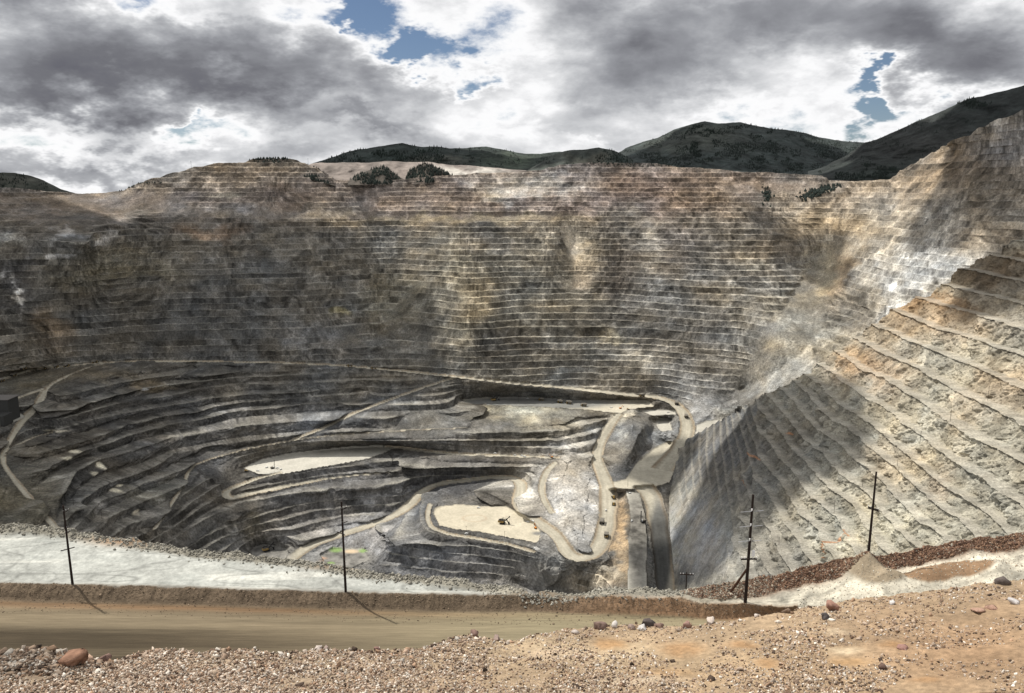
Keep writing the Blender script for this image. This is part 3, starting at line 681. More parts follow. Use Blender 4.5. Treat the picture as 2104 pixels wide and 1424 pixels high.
g1 = fbm(PB[..., 0] / 20, PB[..., 1] / 20, PB[..., 2] / 45, 5, .62, 25)
g2 = fbm(PB[..., 0] / 7, PB[..., 1] / 7, PB[..., 2] / 12, 4, .62, 26)
db = ((1 - 2 * np.abs(g1)) * 6.0 + g1 * 6 + g2 * 4.5 + (1 - 2 * np.abs(rb)) * 5) * (1 - .8 * trb) * foot * np.interp(X2, [1440, 1580], [.22, 1])
QB[..., 0] += upb[..., 0] * db; QB[..., 1] += upb[..., 1] * db
QB[..., 2] += fbm(PB[..., 0] / 5, PB[..., 1] / 5, PB[..., 2] / 5, 3, .6, 27) * 1.0 * foot * np.interp(X2, [1440, 1580], [.3, 1])
CB = paint(X2, Y2, (.36, .335, .268), [
    (1470, 940, 130, 130, (.115, .114, .113), 1.0), (1600, 1130, 130, 110, (.23, .225, .205), .9), (1440, 1110, 60, 80, (.36, .358, .355), .95), (1440, 1190, 50, 40, (.10, .10, .10), .8), (1620, 900, 90, 60, (.20, .19, .165), .7),
    (1900, 660, 170, 50, (.38, .27, .165), .7), (1760, 730, 60, 30, (.42, .29, .165), .65), (2030, 560, 130, 60, (.17, .125, .08), .95), (1920, 630, 60, 20, (.30, .19, .10), .7), (1780, 760, 80, 40, (.45, .31, .19), .7), (2060, 660, 60, 60, (.38, .34, .27), .6), (2060, 800, 60, 50, (.44, .33, .22), .5), (1990, 850, 40, 60, (.40, .30, .19), .4),  # dark brown ridge top holds part of its cloud shade in the colour
    (1900, 900, 120, 80, (.43, .40, .32), .6), (1820, 960, 60, 60, (.40, .30, .19), .4), (1930, 1000, 40, 40, (.27, .18, .10), .5), (1800, 1090, 160, 60, (.40, .385, .31), .7), (1700, 1120, 60, 40, (.38, .37, .31), .6), (1480, 870, 60, 40, (.11, .11, .11), .7)], 1.0, 28, 1 / 70.0)
q1 = fbm(PB[..., 0] / 40, PB[..., 1] / 40, PB[..., 2] / 26, 5, .62, 29); q2 = fbm(PB[..., 0] / 9, PB[..., 1] / 9, PB[..., 2] / 14, 4, .65, 30); q3 = fbm(PB[..., 0] / 70, PB[..., 1] / 70, PB[..., 2] / 40, 4, .6, 31)
CB = CB * np.clip(1 + .34 * q1 + .40 * q2 + .3 * rb, .3, 1.8)[..., None] * np.stack([1 + .12 * q3, 1 + 0 * q3, 1 - .18 * q3], -1)
fS = fbm(ccb / 28, kb_ * 4.7, .3, 4, .6, 42); CB = CB * lerp(1.0, np.clip(1 + .9 * fS, .45, 1.5), amb * .8)[..., None]
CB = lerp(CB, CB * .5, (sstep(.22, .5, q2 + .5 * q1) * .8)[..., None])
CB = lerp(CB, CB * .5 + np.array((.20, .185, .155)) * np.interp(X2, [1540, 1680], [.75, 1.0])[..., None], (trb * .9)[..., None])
for pl in ([(1692, 1148), (1684, 1128), (1700, 1118), (1722, 1105), (1733, 1092)], [(1733, 1092), (1745, 1103)], [(1722, 1108), (1712, 1112)], [(1530, 932), (1545, 940), (1556, 948)], [(1521, 990), (1530, 1004)], [(1614, 890), (1620, 893)]):
    d = np.full(X2.shape, 1e9)
    for (ax, ay), (bx, by) in zip(pl[:-1], pl[1:]):
        t = np.clip(((X2 - ax) * (bx - ax) + (Y2 - ay) * (by - ay)) / ((bx - ax) ** 2 + (by - ay) ** 2), 0, 1)
        d = np.minimum(d, np.hypot(X2 - ax - t * (bx - ax), Y2 - ay - t * (by - ay)))
    CB = lerp(CB, np.array((.40, .215, .12)), (sstep(2.6, .8, d + fbm(X2 / 6, Y2 / 6, 0, 2) * 1.2) * .9)[..., None])
CB = np.clip(CB, .015, .8)
bk = []

for k in (6, 5, 4, 3, 2, 1):
    d = QB[0].copy(); s_ = k * 38.0
    rd_ = d[:, :2] / np.linalg.norm(d[:, :2], axis=1)[:, None]
    d[:, :2] += rd_ * s_; d[:, 2] -= s_ * .78 + 5 * fbm(pxb / 30, pxb * 0 + k, 2.2, 3)
    bk.append(d)
QBf = np.concatenate([np.array(bk), QB], 0); CBf = np.concatenate([np.repeat(CB[:1], 6, 0), CB], 0)
fcb = grid_faces(QBf.shape[0], NUb)
m_spur = rock_mat('spur_rock', .34, .04, .9, .42, 3.0)
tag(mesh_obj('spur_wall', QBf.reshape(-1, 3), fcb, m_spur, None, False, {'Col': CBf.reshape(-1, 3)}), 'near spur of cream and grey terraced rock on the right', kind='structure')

# ================================================================== HILLS behind the pit
def hill(name, label, crest, base_y, D0, D1, color, patches, seed, trees, mat, nu=420, nv=90):
    """crest: skyline (px, py); rises from distance D0 at base_y to D1 at the crest"""
    c = np.array(crest, float)
    x = np.linspace(c[0, 0], c[-1, 0], nu)
    yc = np.interp(x, c[:, 0], c[:, 1]) + fbm(x / 30, x * 0, seed, 4, .6) * 2.2
    by = np.interp(x, [p[0] for p in base_y], [p[1] for p in base_y])
    t = np.linspace(0, 1, nv)[:, None]
    X = np.broadcast_to(x[None], (nv, nu)); Y = yc[None] + (by - yc)[None] * t
    D = D1 + (D0 - D1) * t
    a, b, cc = ray(X, Y); k = D / np.hypot(a, b)
    P = np.stack([a * k, b * k, cc * k], -1)
    g = fbm(P[..., 0] / 300, P[..., 1] / 500, seed, 5, .55, seed)
    rel = -np.abs(g) * 170 + fbm(P[..., 0] / 60, P[..., 1] / 90, seed, 4, .6, seed + 1) * 20
    rel = rel * np.minimum(1, t * 6)
    P *= (1 + rel / np.linalg.norm(P, axis=-1))[..., None]
    C = paint(X, Y, color, patches, .5, seed, 1 / 60.0)
    m = fbm(P[..., 0] / 50, P[..., 1] / 80, P[..., 2] / 50, 5, .65, seed + 3)
    C = np.clip(C * (1 + .9 * m)[..., None] * np.array((.94, .98, 1.06) if C.mean() < .12 else (1, 1, 1)), .006, .8)
    bk = []
    for q in (5, 4, 3, 2, 1):
        d = P[0].copy(); r = d[:, :2] / np.linalg.norm(d[:, :2], axis=1)[:, None]
        d[:, :2] += r * q * 120.0; d[:, 2] -= 9.0 * q * q
        bk.append(d)
    Pf = np.concatenate([np.array(bk), P], 0); Cf = np.concatenate([np.repeat(C[:1], 5, 0), C], 0)
    o = mesh_obj(name, Pf.reshape(-1, 3), grid_faces(nv + 5, nu), mat, None, True, {'Col': Cf.reshape(-1, 3)})
    tag(o, label, kind='structure')
    pts = []
    for (tx, ty, rx, ry_, n, hgt) in trees:
        for _ in range(n):
            while True:
                u, w = rng.uniform(-1, 1, 2)
                if u * u + w * w < 1: break
            q = tx + u * rx
            if q < c[0, 0] or q > c[-1, 0]: continue
            i = int((q - x[0]) / (x[-1] - x[0]) * (nu - 1)); ycr = yc[i]; yy = ty + w * ry_
            if yy < ycr or yy > by[i]: continue
            j = int((yy - ycr) / max(1e-3, by[i] - ycr) * (nv - 1))
            if fbm(q / 26, yy / 12, 3.0, 3, .6, seed) < (.0 if seed < 52 else -.25): continue
            pts.append((P[j, i], hgt * .72 * rng.uniform(.5, 1.25)))
    return pts
def rough_trees(name, label, pts, mat, wide=.30, tiers=3):
    """a far wood: one mesh of ragged crowns, each with its own taper and lean"""
    V, Fc = [], []; n = 5
    for (p, h) in pts:
        b = len(V); w = h * wide * rng.uniform(.8, 1.3)
        for k in range(tiers):
            z0 = h * (.08 + .27 * k); z1 = min(h, z0 + h * .45); r = w * (1 - .28 * k)
            ph = rng.uniform(0, 6.28); q = len(V)
            for i in range(n):
                rr = r * rng.uniform(.65, 1.2)
                V.append((p[0] + rr * math.cos(ph + 6.283 * i / n), p[1] + rr * math.sin(ph + 6.283 * i / n), p[2] + z0 - h * .08 + rng.uniform(-.04, .04) * h))
            V.append((p[0] + rng.uniform(-.05, .05) * w, p[1], p[2] + z1))
            for i in range(n): Fc.append((q + i, q + (i + 1) % n, q + n))
    if not V: return
    o = mesh_obj(name, V, Fc, mat)
    return tag(o, label, kind='stuff')
m_hill = rock_mat('hill_scrub', .03, .006, .5, .42, 9.0)
m_dump = rock_mat('dump_gravel', .05, .008, .4, .18, 3.0)
m_pine = plain('pine_green', (.017, .024, .020), .9, 0, .45, .02)
gr = (.030, .037, .031); bare = (.115, .105, .078); dk = (.026, .034, .028)
pts = []
T1 = hill('hill', 'low dark hill at the left end of the rim', [(-200, 352), (-60, 350), (0, 355), (30, 354), (60, 360), (90, 371), (125, 388), (160, 400), (230, 420)], [(-200, 430), (230, 430)], 3400, 3700, (.045, .047, .036), [(40, 375, 60, 10, (.09, .085, .065), .6)], 41, [(40, 375, 130, 25, 500, 11)], m_hill, 240, 50)
T2 = hill('hill', 'wooded hill behind the pale dumps', [(600, 350), (645, 334), (670, 327), (700, 316), (740, 306), (780, 301), (805, 297), (826, 294), (850, 299), (875, 301), (900, 302), (925, 306), (960, 303), (1000, 301), (1040, 308), (1080, 316), (1110, 316), (1150, 312), (1180, 313), (1240, 330)], [(600, 352), (1240, 360)], 3900, 4400, gr, [(820, 315, 70, 12, dk, .8), (1050, 330, 60, 14, (.075, .09, .06), .7), (900, 330, 60, 8, bare, .4)], 43,
          [(740, 325, 90, 26, 900, 15), (860, 320, 90, 26, 900, 15), (980, 325, 90, 24, 300, 13), (1120, 330, 60, 14, 200, 11)], m_hill)
T3 = hill('hill', 'dark knoll above the middle of the rim', [(1080, 352), (1110, 335), (1130, 320), (1160, 311), (1200, 306), (1230, 303), (1260, 309), (1280, 318), (1305, 334), (1330, 348)], [(1080, 362), (1330, 356)], 3000, 3200, (.05, .055, .045), [(1210, 325, 50, 12, bare, .6), (1270, 325, 30, 14, dk, .9)], 45, [(1270, 325, 45, 20, 350, 11), (1150, 330, 60, 20, 200, 9)], m_hill, 200, 50)
T4 = hill('mountain', 'broad dark green mountain with two rounded tops behind the rim', [(1230, 345), (1285, 305), (1320, 292), (1350, 284), (1385, 266), (1420, 255), (1448, 249), (1475, 253), (1500, 252), (1522, 250), (1545, 256), (1580, 263), (1620, 268), (1655, 273), (1680, 282), (1720, 289), (1775, 293), (1850, 300), (1900, 330)], [(1230, 360), (1900, 385)], 4200, 5400, (.036, .043, .038),
          [(1440, 280, 60, 26, (.072, .074, .056), .6), (1370, 300, 40, 20, (.062, .065, .05), .6), (1520, 290, 60, 30, (.06, .062, .05), .5), (1620, 320, 120, 40, (.034, .041, .036), .6)], 47,
          [(1440, 290, 34, 34, 700, 17), (1400, 310, 80, 36, 1600, 12), (1510, 300, 90, 40, 2000, 12), (1600, 310, 110, 46, 2600, 11), (1560, 266, 50, 12, 300, 16), (1700, 325, 110, 40, 2600, 11), (1320, 325, 60, 20, 600, 11)], m_hill)
T5 = hill('mountain', 'steep dark mountainside climbing out at the right', [(1660, 352), (1700, 340), (1740, 318), (1775, 293), (1800, 287), (1840, 270), (1880, 250), (1930, 230), (1965, 213), (1990, 203), (2020, 198), (2060, 187), (2104, 175), (2300, 120)], [(1660, 375), (1760, 378), (1830, 380), (2300, 330)], 3100, 3900, (.024, .027, .024), [(1800, 350, 80, 18, (.022, .028, .022), .8), (1980, 215, 30, 10, (.018, .022, .018), .8), (1900, 300, 120, 40, (.045, .042, .036), .5)], 49,
          [(1770, 355, 90, 18, 1600, 9), (1980, 212, 60, 12, 500, 11), (1880, 300, 180, 70, 3600, 7)], m_hill)
T6 = hill('waste_dump', 'pinkish grey dump slopes with fan shaped chutes below the wooded hill', [(600, 352), (640, 336), (700, 334), (760, 334), (790, 331), (830, 333), (880, 333), (900, 337), (960, 340), (1010, 345), (1060, 348), (1100, 352)], [(600, 385), (1100, 372)], 3050, 3350, (.205, .175, .155), [(960, 350, 70, 9, (.50, .47, .42), .95), (680, 350, 40, 14, (.15, .13, .115), .6), (770, 345, 20, 14, (.15, .13, .12), .5), (870, 345, 26, 10, (.16, .14, .125), .6)], 51, [], m_dump, 300, 40)
HC = [((715, 372), (735, 360), (760, 350), (785, 341), (800, 347), (818, 362), (838, 372)), ((832, 372), (840, 352), (858, 340), (870, 335), (900, 345), (925, 358), (940, 366)), ((612, 356), (625, 338), (650, 345), (675, 362), (690, 374))]
T7 = []
for k, hc in enumerate(HC):
    T7 += hill('wooded_knoll', ['small triangular wooded knoll on the rim', 'larger wooded knoll right of the triangular one', 'wooded shoulder on the left crest of the rim'][k], hc, [(hc[0][0], hc[0][1] + 8), (hc[-1][0], hc[-1][1] + 8)], 2870, 2960, (.07, .058, .045), [], 53 + k,
               [(sum(p[0] for p in hc) / len(hc), 356, 70, 24, 1300, 13)], m_hill, 80, 30)
rough_trees('conifer_wood', 'dark conifers covering the hills behind the rim', T1 + T2 + T3 + T4 + T5 + T7, m_pine)
# bushes on the rim crest and on the small dark ledges at right
S = []
def on_pit(qx, qy):
    j = int(np.clip((qy - rim_y(qx)) / (1312 - rim_y(qx)) * (NV - 1), 0, NV - 1)); i = int(np.clip((qx + 160) / 2430 * (NU - 1), 0, NU - 1))
    return Q[j, i]
for (cx, cy, rx, ry_, n, hgt) in [(560, 330, 40, 6, 90, 9), (290, 377, 40, 4, 40, 6), (1690, 392, 34, 8, 160, 11), (1665, 404, 26, 8, 90, 10), (1578, 405, 10, 16, 60, 10), (1240, 340, 60, 4, 60, 6), (1350, 342, 60, 3, 40, 6)]:
    for _ in range(n):
        qx = cx + rng.normal() * rx * .5; qy = max(rim_y(qx) + 1, cy + rng.normal() * ry_ * .5 - (qx - cx) * (.25 if cx > 1600 else -.1 if cx == 1578 else 0))
        S.append((on_pit(qx, qy), hgt * rng.uniform(.5, 1.1)))
rough_trees('rim_scrub', 'dark scrub growing on ledges along the pit rim', S, m_pine, .45, 2)

# ================================================================== FOREGROUND: bench, berms and road
Fs = Survey(-620, 2800, 1050, 1440, 1.5)
SKY = [(-180, 1068), (0, 1080), (40, 1077), (75, 1081), (120, 1086), (170, 1094), (220, 1100), (270, 1108), (330, 1117), (420, 1131), (520, 1141), (600, 1150), (645, 1155), (680, 1163), (740, 1174), (800, 1178), (860, 1184), (920, 1192), (1000, 1200), (1050, 1208), (1085, 1222), (1130, 1222), (1180, 1217), (1250, 1213), (1330, 1209), (1390, 1212), (1440, 1205), (1500, 1195), (1560, 1186), (1600, 1178), (1650, 1165), (1700, 1158), (1760, 1148), (1800, 1139), (1900, 1122), (2000, 1109), (2104, 1096), (2300, 1070)]
def zq(pts): Fs.line(pts)
SX = [p[0] for p in SKY]; SY = [p[1] for p in SKY]
sky_z = [(-180, -57), (0, -57), (600, -58.4), (1050, -60.3), (1100, -60.4), (1400, -58.6), (1500, -57.9), (1600, -57.3), (1650, -56.9), (1700, -56.2), (1800, -54.0), (2104, -49.2), (2300, -46)]
z0x = lambda x: float(np.interp(x, [1430, 1500, 1600, 1700, 1800, 1900, 2000, 2104, 2300], [-60.5, -60.3, -59.8, -58.6, -56.7, -55.1, -53.4, -51.8, -48.6]))
tan_ = lambda x, y: (lambda r: float(-r[2] / np.hypot(r[0], r[1])))(ray(x, y))
FOOT = [(-180, 1082, -60.5), (0, 1098, -60.5), (150, 1108, -60.6), (300, 1130, -60.7), (450, 1148, -60.8), (600, 1165, -60.9), (740, 1190, -61), (900, 1206, -61), (1000, 1213, -61), (1060, 1220, -61.1), (1100, 1226, -61.2), (1200, 1224, -61.1), (1330, 1219, -61), (1430, 1222, z0x(1430) + .6)]
FOOT += [(x, y, z0x(x) + .6) for x, y in [(1500, 1221), (1600, 1208), (1700, 1190), (1760, 1184), (1850, 1165), (1950, 1148), (2104, 1130), (2300, 1110)]]
FX, FY, FZ = zip(*FOOT)
def crest_z(x, y):
    yf, zf = float(np.interp(x, FX, FY)), float(np.interp(x, FX, FZ))
    return -(-zf / tan_(x, yf) + 2.2) * tan_(x, y)
zq([(x, y, crest_z(x, y)) for x, y in SKY])
zq([(-180, 1082, -60.5), (0, 1098, -60.5), (150, 1108, -60.6), (300, 1130, -60.7), (450, 1148, -60.8), (600, 1165, -60.9), (740, 1190, -61), (900, 1206, -61), (1000, 1212, -61)])
zq([(-180, 1190, -61), (0, 1192, -61), (300, 1200, -61), (600, 1208, -61.2), (900, 1214, -61.2), (1030, 1217, -61.2)])
crest = [(-180, 1203), (0, 1199), (75, 1202), (150, 1203), (300, 1207), (400, 1208), (500, 1212), (600, 1214), (712, 1218), (850, 1222), (1000, 1224), (1100, 1223), (1200, 1227), (1300, 1229), (1400, 1232), (1450, 1238), (1510, 1242), (1560, 1244), (1620, 1246), (1660, 1243)]
zq([(x, y, -60.2 + (.0 if x < 1200 else .3)) for x, y in crest])
zq([(-180, 1226, -61.4), (0, 1228, -61.4), (300, 1238, -61.4), (700, 1250, -61.5), (1000, 1258, -61.5), (1300, 1263, -61.3), (1500, 1263, -61.2), (1620, 1258, -61.0)])
Fs.pad([(-180, 1236), (0, 1238), (300, 1246), (700, 1260), (1000, 1268), (1300, 1272), (1520, 1272), (1640, 1262), (1700, 1440), (-180, 1440)], -61.7, 1)
# right part: rubble ridge foot, pale ground, mounds, road bend
zq([(x, y, z0x(x) + .6) for x, y in [(1430, 1222), (1500, 1221), (1600, 1208), (1700, 1190), (1760, 1184), (1850, 1165), (1950, 1148), (2104, 1130), (2300, 1110)]])
zq([(x, y, z0x(x)) for x, y in [(1480, 1232), (1600, 1232), (1700, 1222), (1800, 1206), (1900, 1186), (2000, 1168), (2104, 1150), (2300, 1130)]])
zq([(x, y, z0x(x) - .5) for x, y in [(1660, 1244), (1750, 1235), (1850, 1222), (1930, 1218), (2060, 1196), (2104, 1188), (2300, 1165)]])
zq([(1700, 1440, -62), (2000, 1300, -58), (2300, 1200, -50)])
Fs.solve(160)
NUf, NVf = 1760, 420
xf = np.linspace(-600, 2780, NUf)
sy = np.interp(xf, SX, SY) + fbm(xf / 22, xf * 0, 3.3, 4, .6) * 2.6
tv = np.linspace(0, 1, NVf)[:, None] ** 1.0
XF = np.broadcast_to(xf[None], (NVf, NUf)); YF = sy[None] + (1430 - sy)[None] * tv
WF = Fs.samp(blur(Fs.w, 2), XF, YF)
a_, b_, c_ = ray(XF, YF)
PF = np.stack([a_ / WF, b_ / WF, c_ / WF], -1)
cy_ = np.interp(XF, *zip(*crest))
skyl = sy[None] * np.ones_like(XF)
dr = YF - cy_                                            # below the berm crest
onberm = np.exp(-(((dr - 14) / 16)) ** 4) * (XF < 1640)
rimb = np.exp(-((YF - skyl) / np.interp(XF, [0, 600, 1100, 2104], [20, 14, 16, 28])) ** 4) * sstep(1500, 1300, np.abs(XF - 700) + 600)
rub = np.exp(-(((YF - skyl - 16) / np.interp(XF, [1350, 1500, 1800, 2104], [8, 22, 26, 18])) ** 4)) * sstep(1380, 1460, XF)
roadf = sstep(30, 40, dr) * (XF < 1750)
# water-worn gullies on the berm faces, clods and rills
gul = fbm(PF[..., 0] / 1.6, PF[..., 1] / 9, 0.4, 4, .6, 61); gl2 = fbm(PF[..., 0] / 5, PF[..., 1] / 6, 0.8, 4, .6, 62)
PF[..., 2] += onberm * (np.abs(gul) * -.8 + gl2 * .9 + .3) + rimb * (gl2 * .9 + fbm(PF[..., 0] / 2, PF[..., 2] / 1.0, .4, 4, .6, 60) * .35) + rub * (fbm(PF[..., 0] / .9, PF[..., 1] / .9, .3, 3, .7, 63) * .45 + gl2 * .6)
PF[..., 2] += (1 - roadf) * (1 - onberm) * fbm(PF[..., 0] / 9, PF[..., 1] / 9, .2, 4, .5, 64) * np.interp(XF, [0, 1400, 1600, 2104], [.25, .25, 1.3, 1.4]) + (1 - roadf) * fbm(PF[..., 0] / 1.8, PF[..., 1] / 1.8, .2, 4, .6, 59) * np.interp(XF, [0, 1400, 1600], [.05, .08, .28])
mnd = lambda cx, cy, rx, ry_, h: np.exp(-((XF - cx) / rx) ** 2 - ((YF - cy) / ry_) ** 2) * h
PF[..., 2] += mnd(1776, 1180, 34, 16, 3.4) + mnd(1825, 1200, 34, 12, 1.6) + mnd(1950, 1180, 60, 18, 1.4) + mnd(1985, 1140, 40, 8, .9) + mnd(1900, 1195, 40, 14, 1.5) + mnd(2040, 1172, 40, 14, 1.2)
tw = fbm(PF[..., 0] / 30, PF[..., 1] / 2.2, 0.1, 5, .6, 65); pv = fbm(PF[..., 0] / 14, PF[..., 1] / 7, 0.1, 5, .6, 66); fn = fbm(PF[..., 0] / 1.2, PF[..., 1] / 1.2, 0.1, 4, .65, 67)
CF = np.ones_like(PF) * np.array((.36, .365, .335)) * (1 + .35 * fn + .25 * pv)[..., None]
CF = lerp(CF, np.array((.26, .27, .25)), (sstep(-.05, .45, pv + .5 * tw) * .75)[..., None])
CF = lerp(CF, np.array((.56, .555, .50)), (sstep(.10, .45, tw - .4 * pv) * .7)[..., None])
CF = lerp(CF, np.array((.50, .455, .36)) * np.clip(1 + .6 * pv + .7 * fn + .5 * gl2, .35, 1.4)[..., None], (sstep(1100, 1600, XF) * .8)[..., None])
CF = lerp(CF, np.array((.23, .215, .175)) * (1 + .3 * gl2)[..., None], np.clip(rimb * 1.3, 0, 1)[..., None])
ln = np.abs(fbm(PF[..., 0] / 22, PF[..., 1] / 5, .1, 2, .5, 56)); ln2 = np.abs(fbm(PF[..., 0] / 9, PF[..., 1] / 6, .7, 2, .5, 57))
CF = CF * (1 - .30 * np.exp(-(ln / .03) ** 2) - .18 * np.exp(-(ln2 / .03) ** 2))[..., None]
CF = lerp(CF, np.array((.34, .20, .11)), (mnd(250, 1112, 60, 9, .7) + mnd(700, 1168, 60, 5, .4))[..., None])
bc = lerp(np.array((.115, .086, .058)), np.array((.21, .13, .075)), sstep(1000, 1400, XF)[..., None])
inr = ((dr > 6) & (XF < 1640))
CF = np.where(inr[..., None], bc * (1 + .35 * gl2 + .2 * fn)[..., None], CF)
CF = lerp(CF, bc * (1 + .35 * gl2 + .2 * fn)[..., None], np.clip(onberm * 1.4, 0, 1)[..., None])
rst = .5 * fbm(PF[..., 0] / 70 , (PF[..., 1] + PF[..., 0] * .02) / .7, 0.1, 5, .65, 68) + .7 * fbm(PF[..., 0] / 50, (PF[..., 1] - PF[..., 0] * .01) / 2.6, 0.1, 4, .6, 58)
across = np.clip((dr - 30) / 75, 0, 1)
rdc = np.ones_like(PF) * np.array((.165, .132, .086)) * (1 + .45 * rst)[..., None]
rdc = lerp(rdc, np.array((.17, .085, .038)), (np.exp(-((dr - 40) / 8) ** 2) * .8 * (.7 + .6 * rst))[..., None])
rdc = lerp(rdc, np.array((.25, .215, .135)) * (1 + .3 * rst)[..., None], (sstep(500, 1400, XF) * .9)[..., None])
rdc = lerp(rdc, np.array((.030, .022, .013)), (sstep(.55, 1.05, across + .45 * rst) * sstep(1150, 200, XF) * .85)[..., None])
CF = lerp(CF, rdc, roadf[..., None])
rr_ = np.array((.165, .10, .066)) * (1 + .5 * fn)[..., None]
rr_ = lerp(rr_, np.array((.30, .27, .21)) * (1 + .4 * fn)[..., None], (sstep(1600, 1460, XF) + .6 * sstep(.1, .4, gl2))[..., None].clip(0, 1))
CF = lerp(CF, rr_, np.clip(rub * 1.3, 0, 1)[..., None])
mm_ = mnd(1776, 1180, 44, 22, 1) + mnd(1825, 1200, 40, 14, .8) + mnd(1985, 1138, 40, 8, .6)
CF = lerp(CF, np.array((.29, .235, .165)) * (1 + .15 * fn)[..., None], np.clip(sstep(.35, .6, mm_ + .1 * gl2), 0, 1)[..., None])
mm_ = mnd(1900, 1192, 60, 16, 1) + mnd(1980, 1172, 80, 18, 1)
CF = lerp(CF, np.array((.24, .155, .092)) * (1 + .15 * fn)[..., None], np.clip(sstep(.45, .65, mm_ + .15 * gl2), 0, 1)[..., None])
CF = lerp(CF, np.array((.13, .115, .095)), (sstep(.25, .5, fbm(PF[..., 0] / 6, PF[..., 1] / 4, .5, 4, .6, 69)) * sstep(1600, 1750, XF) * (1 - np.clip(rub, 0, 1)) * .5)[..., None])
CF = np.clip(CF, .02, .85)
bk = []
for k in (7, 6, 5, 4, 3, 2, 1):
    d = PF[0].copy(); r = d[:, :2] / np.linalg.norm(d[:, :2], axis=1)[:, None]
    d[:, :2] += r * (k * 12.0); d[:, 2] -= (k * 12.0) * 1.0 + 2 * fbm(xf / 30, xf * 0 + k, 5.2, 3)
    bk.append(d)
PFf = np.concatenate([np.array(bk), PF], 0); CFf = np.concatenate([np.repeat(CF[:1], 7, 0), CF], 0)
ff = grid_faces(PFf.shape[0], NUf)
p7 = lambda m: np.concatenate([np.zeros((7, NUf)), m], 0).reshape(-1)[ff].mean(1)
fr_ = p7(roadf) > .5; fb_ = (p7(np.clip(onberm, 0, 1)) > .5) & ~fr_; fu_ = (p7(np.clip(rub, 0, 1)) > .5) & ~fr_ & ~fb_
m_gr = rock_mat('bench_gravel', 1.6, .12, .6, .24, .3)
m_hr = rock_mat('packed_dirt', 2.2, .16, .5, .26, .10, (.10, 2.2, 1), 0.02)
m_bm = rock_mat('berm_soil', 1.8, .3, .9, .38, .45)
Vf = PFf.reshape(-1, 3); af = {'Col': CFf.reshape(-1, 3)}
sub_obj('rim_bench', Vf, ff, ~(fr_ | fb_ | fu_), m_gr, af, 'pale grey rim bench between the brown berm and the pit edge')
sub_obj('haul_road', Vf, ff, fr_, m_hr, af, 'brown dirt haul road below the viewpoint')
sub_obj('road_berm', Vf, ff, fb_, m_bm, af, 'brown earth berm along the near haul road')
sub_obj('rubble_ridge', Vf, ff, fu_, m_bm, af, 'red brown rubble ridge along the rim at the right')
def on_fore(qx, qy):
    i = int(np.clip((qx + 600) / 3380 * (NUf - 1), 0, NUf - 1)); j = int(np.clip((qy - sy[i]) / (1430 - sy[i]) * (NVf - 1), 0, NVf - 1))
    return PF[j, i]

# ================================================================== VIEWPOINT: near stony ground
G = Survey(-900, 3020, 1080, 1700, 2.0)
GT = [(-900, 1400), (-200, 1352), (0, 1352), (30, 1345), (60, 1338), (110, 1340), (160, 1348), (200, 1358), (240, 1358), (270, 1345), (300, 1337), (350, 1333), (400, 1338), (450, 1332), (500, 1330), (560, 1338), (620, 1334), (660, 1328), (700, 1336), (760, 1336), (820, 1336), (860, 1332), (890, 1322), (930, 1310), (975, 1304), (1020, 1315), (1060, 1317), (1085, 1308), (1110, 1300), (1160, 1292), (1250, 1286), (1300, 1282), (1340, 1284), (1400, 1288), (1450, 1282), (1500, 1275), (1560, 1268), (1620, 1262), (1660, 1250), (1720, 1238), (1760, 1228), (1850, 1220), (1930, 1219), (1970, 1212), (2010, 1200), (2050, 1196), (2104, 1190), (2320, 1165), (3020, 1115)]
gz = [(-200, -9.6), (300, -9.8), (900, -10.3), (1300, -10.4), (1700, -9.6), (2104, -8.6), (2320, -8.0)]
G.line([(x, y, float(np.interp(x, *zip(*gz)))) for x, y in GT])
G.line([(-200, 1440, -8.9), (600, 1440, -9.1), (1200, 1440, -9.0), (1700, 1430, -8.5), (2320, 1420, -7.4)])
G.line([(1300, 1340, -9.7), (1600, 1320, -9.2), (1900, 1290, -8.7), (2200, 1260, -8.1)])
G.line([(-200, 1690, -7.6), (1000, 1690, -7.4), (2320, 1690, -6.0)])
G.solve(160)
NUg, NVg = 1500, 330
xg = np.linspace(-880, 3000, NUg)
gy = np.interp(xg, *zip(*GT)) + fbm(xg / 9, xg * 0, 4.4, 4, .6) * 3.0
XG = np.broadcast_to(xg[None], (NVg, NUg)); YG = gy[None] + (1680 - gy)[None] * np.linspace(0, 1, NVg)[:, None]
WG = G.samp(blur(G.w, 3), XG, YG)
a_, b_, c_ = ray(XG, YG); PG = np.stack([a_ / WG, b_ / WG, c_ / WG], -1)
hp_ = np.exp(-((XG - 60) / 110) ** 4 - ((YG - 1365) / 34) ** 4)
lump = hp_ * .10 + fbm(PG[..., 0] / 2.2, PG[..., 1] / 2.2, .1, 4, .55, 71) * .14 + fbm(PG[..., 0] / .35, PG[..., 1] / .35, .4, 4, .6, 72) * .045
PG[..., 2] += lump
CG = paint(XG, YG, (.32, .24, .16), [(300, 1380, 500, 60, (.34, .27, .20), .9), (1500, 1360, 420, 60, (.39, .285, .18), .8), (1980, 1330, 260, 90, (.29, .19, .115), .9), (1200, 1340, 200, 26, (.42, .335, .225), .7)], 1.0, 73, 1 / 120.0)
